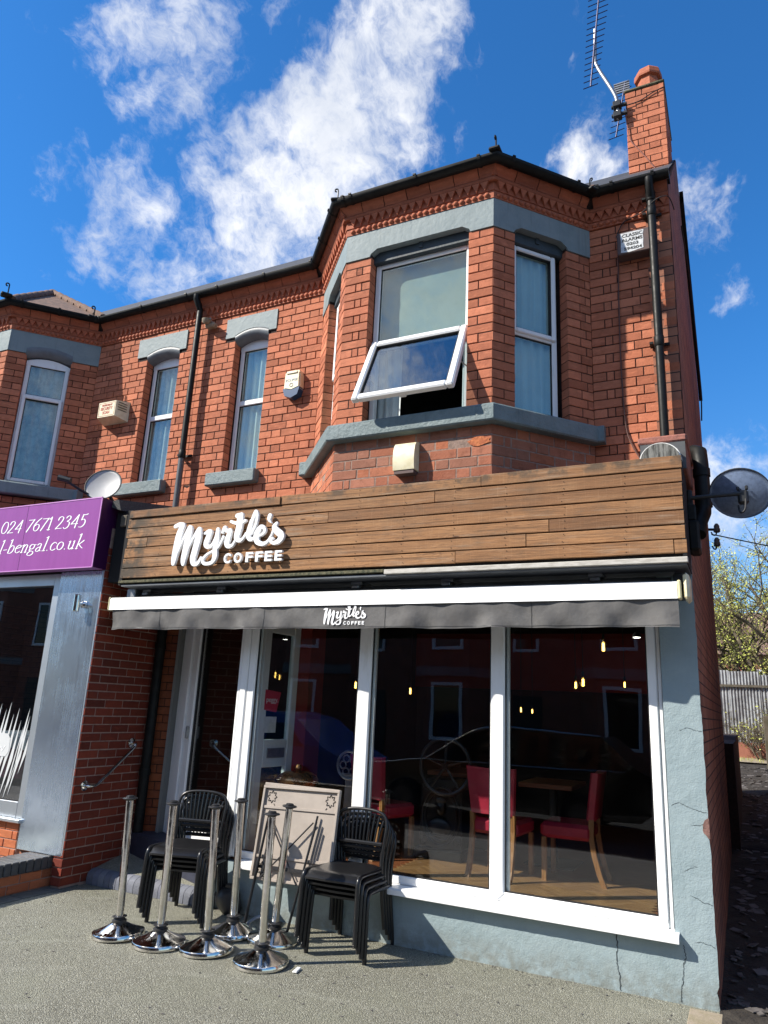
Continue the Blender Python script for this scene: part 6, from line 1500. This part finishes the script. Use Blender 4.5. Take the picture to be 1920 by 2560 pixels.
# ------------------------------------------------------------------ folded tables
def folded_table(label, x0, x1, ytop, ybot, zb, zt, front):
    t = thing('folding_table', label, 'table', ((x0+x1)/2, ybot, 0), 'folded cafe tables leaning on the window sill')
    d = Vector((0, ytop-ybot, zt-zb)); L = d.length; d.normalize(); n = Vector((0, -d.z, d.y))   # n towards the street
    T = Matrix(((1, n.x, d.x, x0), (0, n.y, d.y, ybot), (0, n.z, d.z, zb), (0, 0, 0, 1))); W_ = x1-x0
    if front:
        # skew a little so that the far side stands lower, as it leans
        T = T @ Matrix.Rotation(R_(-1.5), 4, 'Y')
    MB().box(0, W_, -.008, .004, 0, L, T, .004).build('tabletop', 'table_paint', t)
    mb = MB()
    for a, b, c_, d_ in ((0, W_, 0, .022), (0, W_, L-.022, L), (0, .022, .022, L-.022), (W_-.022, W_, .022, L-.022)): mb.box(a, b, .0045, .026, c_, d_, T, .003)
    mb.build('rim', 'table_paint', t)
    if not front: return t
    mb = MB()
    for zz_ in (.16, L-.175): mb.box(.022, W_-.022, .005, .016, zz_, zz_+.022, T, .002)
    mb.build('cross_batten', 'table_paint', t)
    for cx, cz, sg in ((.085, L-.085, 1), (W_-.085, L-.085, -1), (.085, .085, 1)):
        pts = []
        for i in range(33):
            a = 2*math.pi*i/32; r = .036+.009*math.cos(8*a); pts.append((cx+r*math.cos(a), .0062, cz+r*math.sin(a)*1.05))
        mb = MB().tube(pts, .0028, 5, m=T); mb.tube([(cx+sg*.025, .0062, cz-.052), (cx+sg*.05, .0062, cz-.085)], .0028, 5, m=T); mb.build('cut_out_flower', 'black_void', t)
    mb = MB().lathe([(.026, 0), (.026, .002)], 20, T @ Matrix.Translation((W_-.085, .0062, .10)) @ Matrix.Rotation(R_(-90), 4, 'X')); mb.build('round_sticker', 'sticker_red', t)
    mb = MB()
    for q in (.108, .097, .088): mb.box(W_-.10, W_-.068, .0085, .0092, q, q+.004, T)
    mb.build('sticker_print', 'letter_white', t)
    # folded iron legs
    la, lb2 = (.10, L-.19), (.025, -.40); ra, rb2 = (W_-.17, L-.20), (W_-.32, -.42)
    for (u1, z1), (u2, z2) in ((la, lb2), (ra, rb2)):
        for q in (0, .014, .028): MB().tube([(u1+q*.3, .03+q, z1-q*3), (u2+q*.3, .03+q, z2)], .008, 6, m=T).build('leg', 'table_iron', t)
    mb = MB(); mb.tube([(.12, .032, L*.62), (W_-.28, .032, .0)], .006, 6, m=T); mb.tube([(W_-.20, .032, L*.64), (.11, .04, .02)], .006, 6, m=T); mb.box(.06, W_-.24, .026, .036, .085, .11, T); mb.build('brace', 'table_iron', t)
    mb = MB().tube(catmull([(.03, .05, -.33), (.18, .07, -.24), (W_-.44, .06, -.30), (W_-.30, .05, -.40)], 6), .012, 6, m=T); mb.build('foot_bar', 'grey_metal', t)
    return t
folded_table('front folded table, beige underside with flower cut-outs facing the street', -3.345, -2.625, -.475, -.60, .335, 1.022, True)
folded_table('second folded table, only its beige edge showing behind the front one', -3.375, -2.665, -.440, -.56, .345, 1.040, False)
# ------------------------------------------------------------------ odds and ends on the forecourt
lt = MB().box(-.016, .016, -.045, .045, 0, .012, Matrix.Translation((-2.49, -1.22, .003)) @ Matrix.Rotation(R_(12), 4, 'Z'), .004).build('litter', 'paper', None); tag(lt, 'small white scrap of litter on the gravel by the nearest post', 'litter')
sb = thing('door_weight', 'lumpy black door weight behind the left chair stack', 'weight', (-3.68, -.45, 0))
mb = MB().sphere((-3.66, -.44, .10), .11, 16, 10, None, (1.15, .62, 1.0)); mb.v = [(x+.012*math.sin(z*40), y+.010*math.sin(x*37+z*20), max(.002, z+.008*math.sin(x*50))) for x, y, z in mb.v]; mb.build('bag', 'rubber_black', sb, smooth=True); MB().box(-3.70, -3.62, -.46, -.42, .19, .23, None, .012).build('handle', 'rubber_black', sb)
# broken slates and rubbish in the alley: nobody could count it
random.seed(8); mb = MB()
for i in range(900):
    y = -.3+14*random.random()**1.5; x = .06+random.random()*1.3; s_ = random.uniform(.012, .05)*(1+.03*y)
    T = Matrix.Translation((x, y, max(0, y)*.052+.014)) @ Matrix.Rotation(random.uniform(0, 6), 4, 'Z') @ Matrix.Rotation(random.uniform(-.35, .35), 4, 'X')
    mb.box(-s_, s_, -s_*random.uniform(.4, .9), s_*.6, 0, .006, T)
mb.build('alley_rubble', 'litter_grey', None, kind='stuff')

# ------------------------------------------------------------------ far end of the alley
yw = thing('yard_wall', 'dark rear yard wall running back along the shaded alley', 'wall', (.05, 6.5, .3))
MB().add([(x, y, z) for x in (-.12, .10) for y, z in ((4.46, .1), (9.5, .3), (9.5, 1.5), (6.8, 1.5), (6.6, 1.45), (4.46, 1.45))], [tuple(range(6)), tuple(reversed(range(6, 12)))]+[(j, (j+1) % 6, 6+(j+1) % 6, 6+j) for j in range(6)]).build('wall', 'mortar_dark', yw)
ob = thing('alley_shade_block', 'unseen brick building added to shade the alley', 'building', (3, 4, 0))  # out-of-view block added to keep sky light off the alley
MB().box(1.75, 8, .3, 13, 0, 7.2).build('wall', 'brick_side', ob); MB().add([(1.6, .1, 7.2), (8.1, .1, 7.2), (8.1, 13.2, 7.2), (1.6, 13.2, 7.2), (4.8, .1, 9.6), (4.8, 13.2, 9.6)], [(0, 4, 5, 3), (4, 1, 2, 5), (0, 1, 4), (3, 5, 2)]).build('roof', 'slate', ob)
fc = thing('corrugated_fence', 'rusty corrugated metal fence across the end of the alley', 'fence', (.3, 16, 1.0))
for i in range(9):
    x0 = -3.0+i*.72; vs = []; fs = []; n = 40; dz = random.uniform(-.05, .08)
    for z in (1.22+random.uniform(-.02, .02), 2.98+dz):
        for j in range(n+1): vs.append((x0+.76*j/n, 16.0+.022*math.sin(j/n*2*math.pi*10)+(i % 2)*.012, z))
    for j in range(n): fs.append((j, j+1, n+2+j, n+1+j))
    MB().add(vs, fs).build('corrugated_sheet', 'galv', fc, smooth='all')
MB().box(-3, 3.5, 15.93, 15.97, 2.62, 2.68).build('rail', 'timber_grey', fc)
wl2 = thing('low_brick_wall', 'low red brick wall under the corrugated fence', 'wall', (.3, 15.9, .9)); MB().box(-3, 4, 15.85, 16.1, .8, 1.22).build('wall', 'render_far', wl2)
fp = thing('fence_post', 'weathered timber fence post at the right of the alley', 'post', (.58, 10, .5)); MB().box(.545, .66, 9.95, 10.05, .4, 1.85, None, .01).build('post', 'timber_grey', fp); MB().box(.66, 1.7, 9.98, 10.02, .5, 1.7, None, .01).build('panel', 'timber_grey', fp)
hs = thing('distant_house', 'red brick house with dark roof seen beyond the tree', 'building', (1, 40, 2))
MB().box(-6, 8, 40, 47, 1, 5.5).build('wall', 'render_far', hs); MB().add([(-6.4, 39.6, 5.4), (8.4, 39.6, 5.4), (8.4, 43.5, 8.2), (-6.4, 43.5, 8.2)], [(0, 1, 2, 3)]).build('roof', 'tile_brown', hs)
for x in (.2, 3.0):
    wq = MB().box(x, x+1.1, 39.93, 39.99, 3.2, 4.6, None, .01).build('window', 'upvc', hs); MB().box(x+.1, x+1.0, 39.90, 39.925, 3.3, 4.5).build('pane', 'car_glass', wq)
def tree(name, label, base, height, spread, seed, nleaf, stems=4, cat='tree'):
    random.seed(seed); t = thing(name, label, cat, base); wood_ = MB(); tips = []
    def grow(p, d, L, r, lev):
        n = 4; pts = [Vector(p)]; dd = Vector(d)
        for i in range(n):
            dd = (dd+Vector((random.gauss(0, .16), random.gauss(0, .16), random.gauss(.03, .10)))).normalized(); pts.append(pts[-1]+dd*(L/n))
        wood_.tube(pts, [max(.003, r*(1-.55*i/n)) for i in range(n+1)], 6 if lev < 2 else 4, caps=False)
        if lev >= 4:
            tips.extend(pts[1:]); return
        if lev >= 3: tips.extend(pts[2:])
        k_ = {0: 4, 1: 4, 2: 4, 3: 3}[lev]
        for i in range(k_):
            q = pts[random.randint(1, n)]; a = random.uniform(0, 2*math.pi); e = random.uniform(.35, .95)
            side = Vector((math.cos(a), math.sin(a), random.uniform(-.1, .35)))
            grow(q, (dd*(1-e*.55)+side*e).normalized(), L*random.uniform(.48, .74), r*.5, lev+1)
    for s_ in range(stems):
        a = 2*math.pi*s_/stems+random.uniform(-.4, .4); grow(Vector(base)+Vector((math.cos(a)*.12, math.sin(a)*.12, 0)), Vector((math.cos(a)*spread, math.sin(a)*spread, 1)).normalized(), height*.42, .075*height/6, 0)
    wood_.build('trunk', 'bark', t, smooth='all')
    lv = MB(); rn = []
    for i in range(nleaf):
        p = random.choice(tips)+Vector((random.gauss(0, .07), random.gauss(0, .07), random.gauss(0, .07))); s_ = random.uniform(.014, .034)
        a = Vector((random.gauss(0, 1), random.gauss(0, 1), random.gauss(0, 1))).normalized(); b = a.cross(Vector((random.gauss(0, 1), random.gauss(0, 1), random.gauss(0, 1)))).normalized()
        lv.add([p-a*s_, p+b*s_*.6, p+a*s_, p-b*s_*.6], [(0, 1, 2, 3)]); c_ = (random.random(),)*3+(1,); rn += [c_]*4
    lv.build('crown', 'leaf', t, rnd=rn)
    return t
tree('budding_tree', 'bare-twigged tree just coming into leaf at the end of the alley', (1.0, 17.6, .95), 8.6, .42, 3, 30000, 7)
tree('budding_tree', 'second budding tree half hidden behind the gable edge', (-1.2, 19.5, 1.0), 8.0, .45, 12, 14000, 5)
tree('budding_shrub', 'leafless shrub with thin stems before the corrugated fence', (.55, 15.4, .85), 1.7, .6, 22, 500, 7, 'shrub')
random.seed(31); mb = MB()
for i in range(700):
    x = random.uniform(-1.5, 2.5); y = random.uniform(14.6, 15.8); h_ = random.uniform(.03, .12); a = random.uniform(0, 6)
    mb.add([(x, y, .8), (x+.012*math.cos(a), y+.012*math.sin(a), .8), (x+.03*math.cos(a+1), y+.03*math.sin(a+1), .8+h_)], [(0, 1, 2)])
mb.build('alley_weeds', 'leaf', None, kind='stuff', rnd=(.4, .4, .4, 1))

# ------------------------------------------------------------------ across the street (seen only as reflections in the glass)
def opp_house(label, x0, wd):
    t = thing('opposite_house', label, 'building', (x0+wd/2, -17, 0), 'terraced houses across the street')
    y = -17.0
    MB().box(x0, x0+wd, y-8, y, 0, 6.2).build('wall', 'render_far', t)
    MB().add([(x0, y+.25, 6.2), (x0+wd, y+.25, 6.2), (x0+wd, y-4, 9.6), (x0, y-4, 9.6), (x0, y-8.2, 6.2), (x0+wd, y-8.2, 6.2)], [(0, 1, 2, 3), (3, 2, 5, 4)]).build('roof', 'slate', t)
    MB().prism([(x0+.5, y), (x0+1.1, y+.75), (x0+2.5, y+.75), (x0+3.1, y)], 0, 6.0).build('bay', 'render_far', t)
    MB().prism([(x0+.42, y), (x0+1.06, y+.83), (x0+2.54, y+.83), (x0+3.18, y)], 2.7, 3.0).build('bay_band', 'paving', t)
    MB().prism([(x0+.42, y), (x0+1.06, y+.83), (x0+2.54, y+.83), (x0+3.18, y)], 5.75, 6.1).build('bay_band', 'paving', t)
    for a, b, c_, d_, yy in ((x0+1.3, x0+2.3, .8, 2.5, y+.76), (x0+1.3, x0+2.3, 3.5, 5.3, y+.76), (x0+3.7, x0+4.5, 3.5, 5.3, y+.01)):
        w_ = MB(); ring(w_, frame((a, yy), (b, yy))[0] @ Matrix.Diagonal((1, -1, 1, 1)), 0, b-a, c_, d_, .09, 0, .05, 0); wq = w_.build('window', 'upvc', t); MB().box(a+.08, b-.08, yy, yy+.02, c_+.08, d_-.08).build('pane', 'car_glass', wq)
    MB().box(x0+3.7, x0+4.6, y, y+.04, 0, 2.2, None, .01).build('door', 'dark_metal', t)
for i, nm in enumerate(['first', 'second', 'third', 'fourth', 'fifth', 'sixth', 'seventh', 'eighth']): opp_house('red brick bay-fronted house across the street, %s of the row from the left' % nm, -30.6+i*5.2, 5.2)
def vehicle(name, label, cat, x0, y0, prof, wd, mt, glass, wheels):
    t = thing(name, label, cat, (x0, y0, -.12)); fr_, _ = frame((x0, y0), (x0+1, y0), -.12); n = len(prof)
    # body: side profile extruded, narrowed towards the roof
    vs = []
    for v_, k_ in ((0, 0), (-wd, 1)):
        for u, z in prof: ins_ = max(0, z-.95)*.28; vs.append((u, v_+(-ins_ if k_ == 0 else ins_), z))
    fs = [tuple(range(n)), tuple(reversed(range(n, 2*n)))]+[(n+i, n+(i+1) % n, (i+1) % n, i) for i in range(n)]
    MB().add(vs, fs, fr_).build('body', mt, t)
    for u0, u1, z0, z1, sl0, sl1 in glass:
        for v_, sg in ((.004, -1), (-wd-.004, 1)):
            q = [(u0, z0), (u1, z0), (u1-sl1, z1), (u0+sl0, z1)]
            MB().add([(u, v_+sg*max(0, z-.95)*.28, z) for u, z in q], [(0, 1, 2, 3)], fr_).build('side_window', 'car_glass', t)
    if cat == 'car':  # chrome tubes added to make sun glints along roofline and waist
        tr_ = MB().tube(catmull([(1.25, .012, .965), (1.97, -.11, 1.43), (2.5, -.15, 1.555), (3.4, -.15, 1.545), (4.2, -.14, 1.51)], 6), .014, 8, m=fr_ @ Matrix.Translation((0, -wd, 0)) @ Matrix.Diagonal((1, -1, 1, 1))); tr_.build('glint_rail', 'chrome', t, smooth=True)
        MB().tube([(.1, -wd-.01, .83), (1.25, -wd-.012, .97), (4.6, -wd-.012, 1.0)], .012, 8, m=fr_).build('glint_trim', 'chrome', t, smooth=True)
    for u, r in wheels:
        for v_ in (.0, -wd):
            T = fr_ @ Matrix.Translation((u, v_, r)) @ Matrix.Rotation(R_(90), 4, 'X'); w_ = MB().lathe([(r*.55, -.10), (r*.95, -.11), (r, -.08), (r, .08), (r*.95, .11), (r*.55, .10)], 24, T).build('wheel', 'tyre', t, smooth=True)
            MB().lathe([(r*.6, -.102), (r*.6, .102)], 20, T).build('rim', 'chrome_dark', w_)
    return t
vehicle('parked_car', 'black estate car parked at the kerb, reflected in the cafe window', 'car', -6.05, -8.8, [(0.05, .35), (.0, .6), (.08, .80), (1.25, .95), (1.95, 1.42), (2.5, 1.54), (4.2, 1.50), (4.75, 1.05), (4.95, .95), (4.95, .4), (4.8, .28), (.2, .26)], 1.8, 'car_black', [(1.45, 2.55, 1.0, 1.40, .62, 0), (2.62, 3.6, 1.0, 1.42, 0, .05), (3.66, 4.6, 1.0, 1.40, 0, .4)], ((.9, .32), (3.9, .32)))
BL = [(.05, .35), (.0, .8), (.45, 1.0), (1.15, 1.50), (1.7, 1.62), (4.6, 1.62), (4.8, 1.5), (4.9, .4), (4.75, .3), (.2, .28)]
vehicle('parked_van', 'blue van parked at the kerb, reflected beside the cafe door', 'van', -11.3, -8.9, [(4.9-u, z) for u, z in BL][::-1], 1.9, 'car_blue', [(3.1, 4.0, 1.0, 1.42, 0, .42)], ((1.1, .33), (3.95, .33)))
random.seed(77); mb = MB()
for i in range(420):
    x = random.uniform(-5.2, .2); y = random.uniform(-2.6, -.42) if i < 140 else -.365-abs(random.gauss(0, .035))
    if i >= 140: x = random.uniform(-3.8, -.02); s_ = random.uniform(.003, .010)
    T = Matrix.Translation((x, y, .0025)) @ Matrix.Rotation(random.uniform(0, 6), 4, 'Z'); mb.add([(-s_, 0, 0), (0, -s_*.5, .001), (s_*1.2, 0, .003), (0, s_*.5, .001)], [(0, 1, 2, 3)], T)
mb.build('ground_litter', 'litter_grey', None, kind='stuff')
flush_bricks(300)
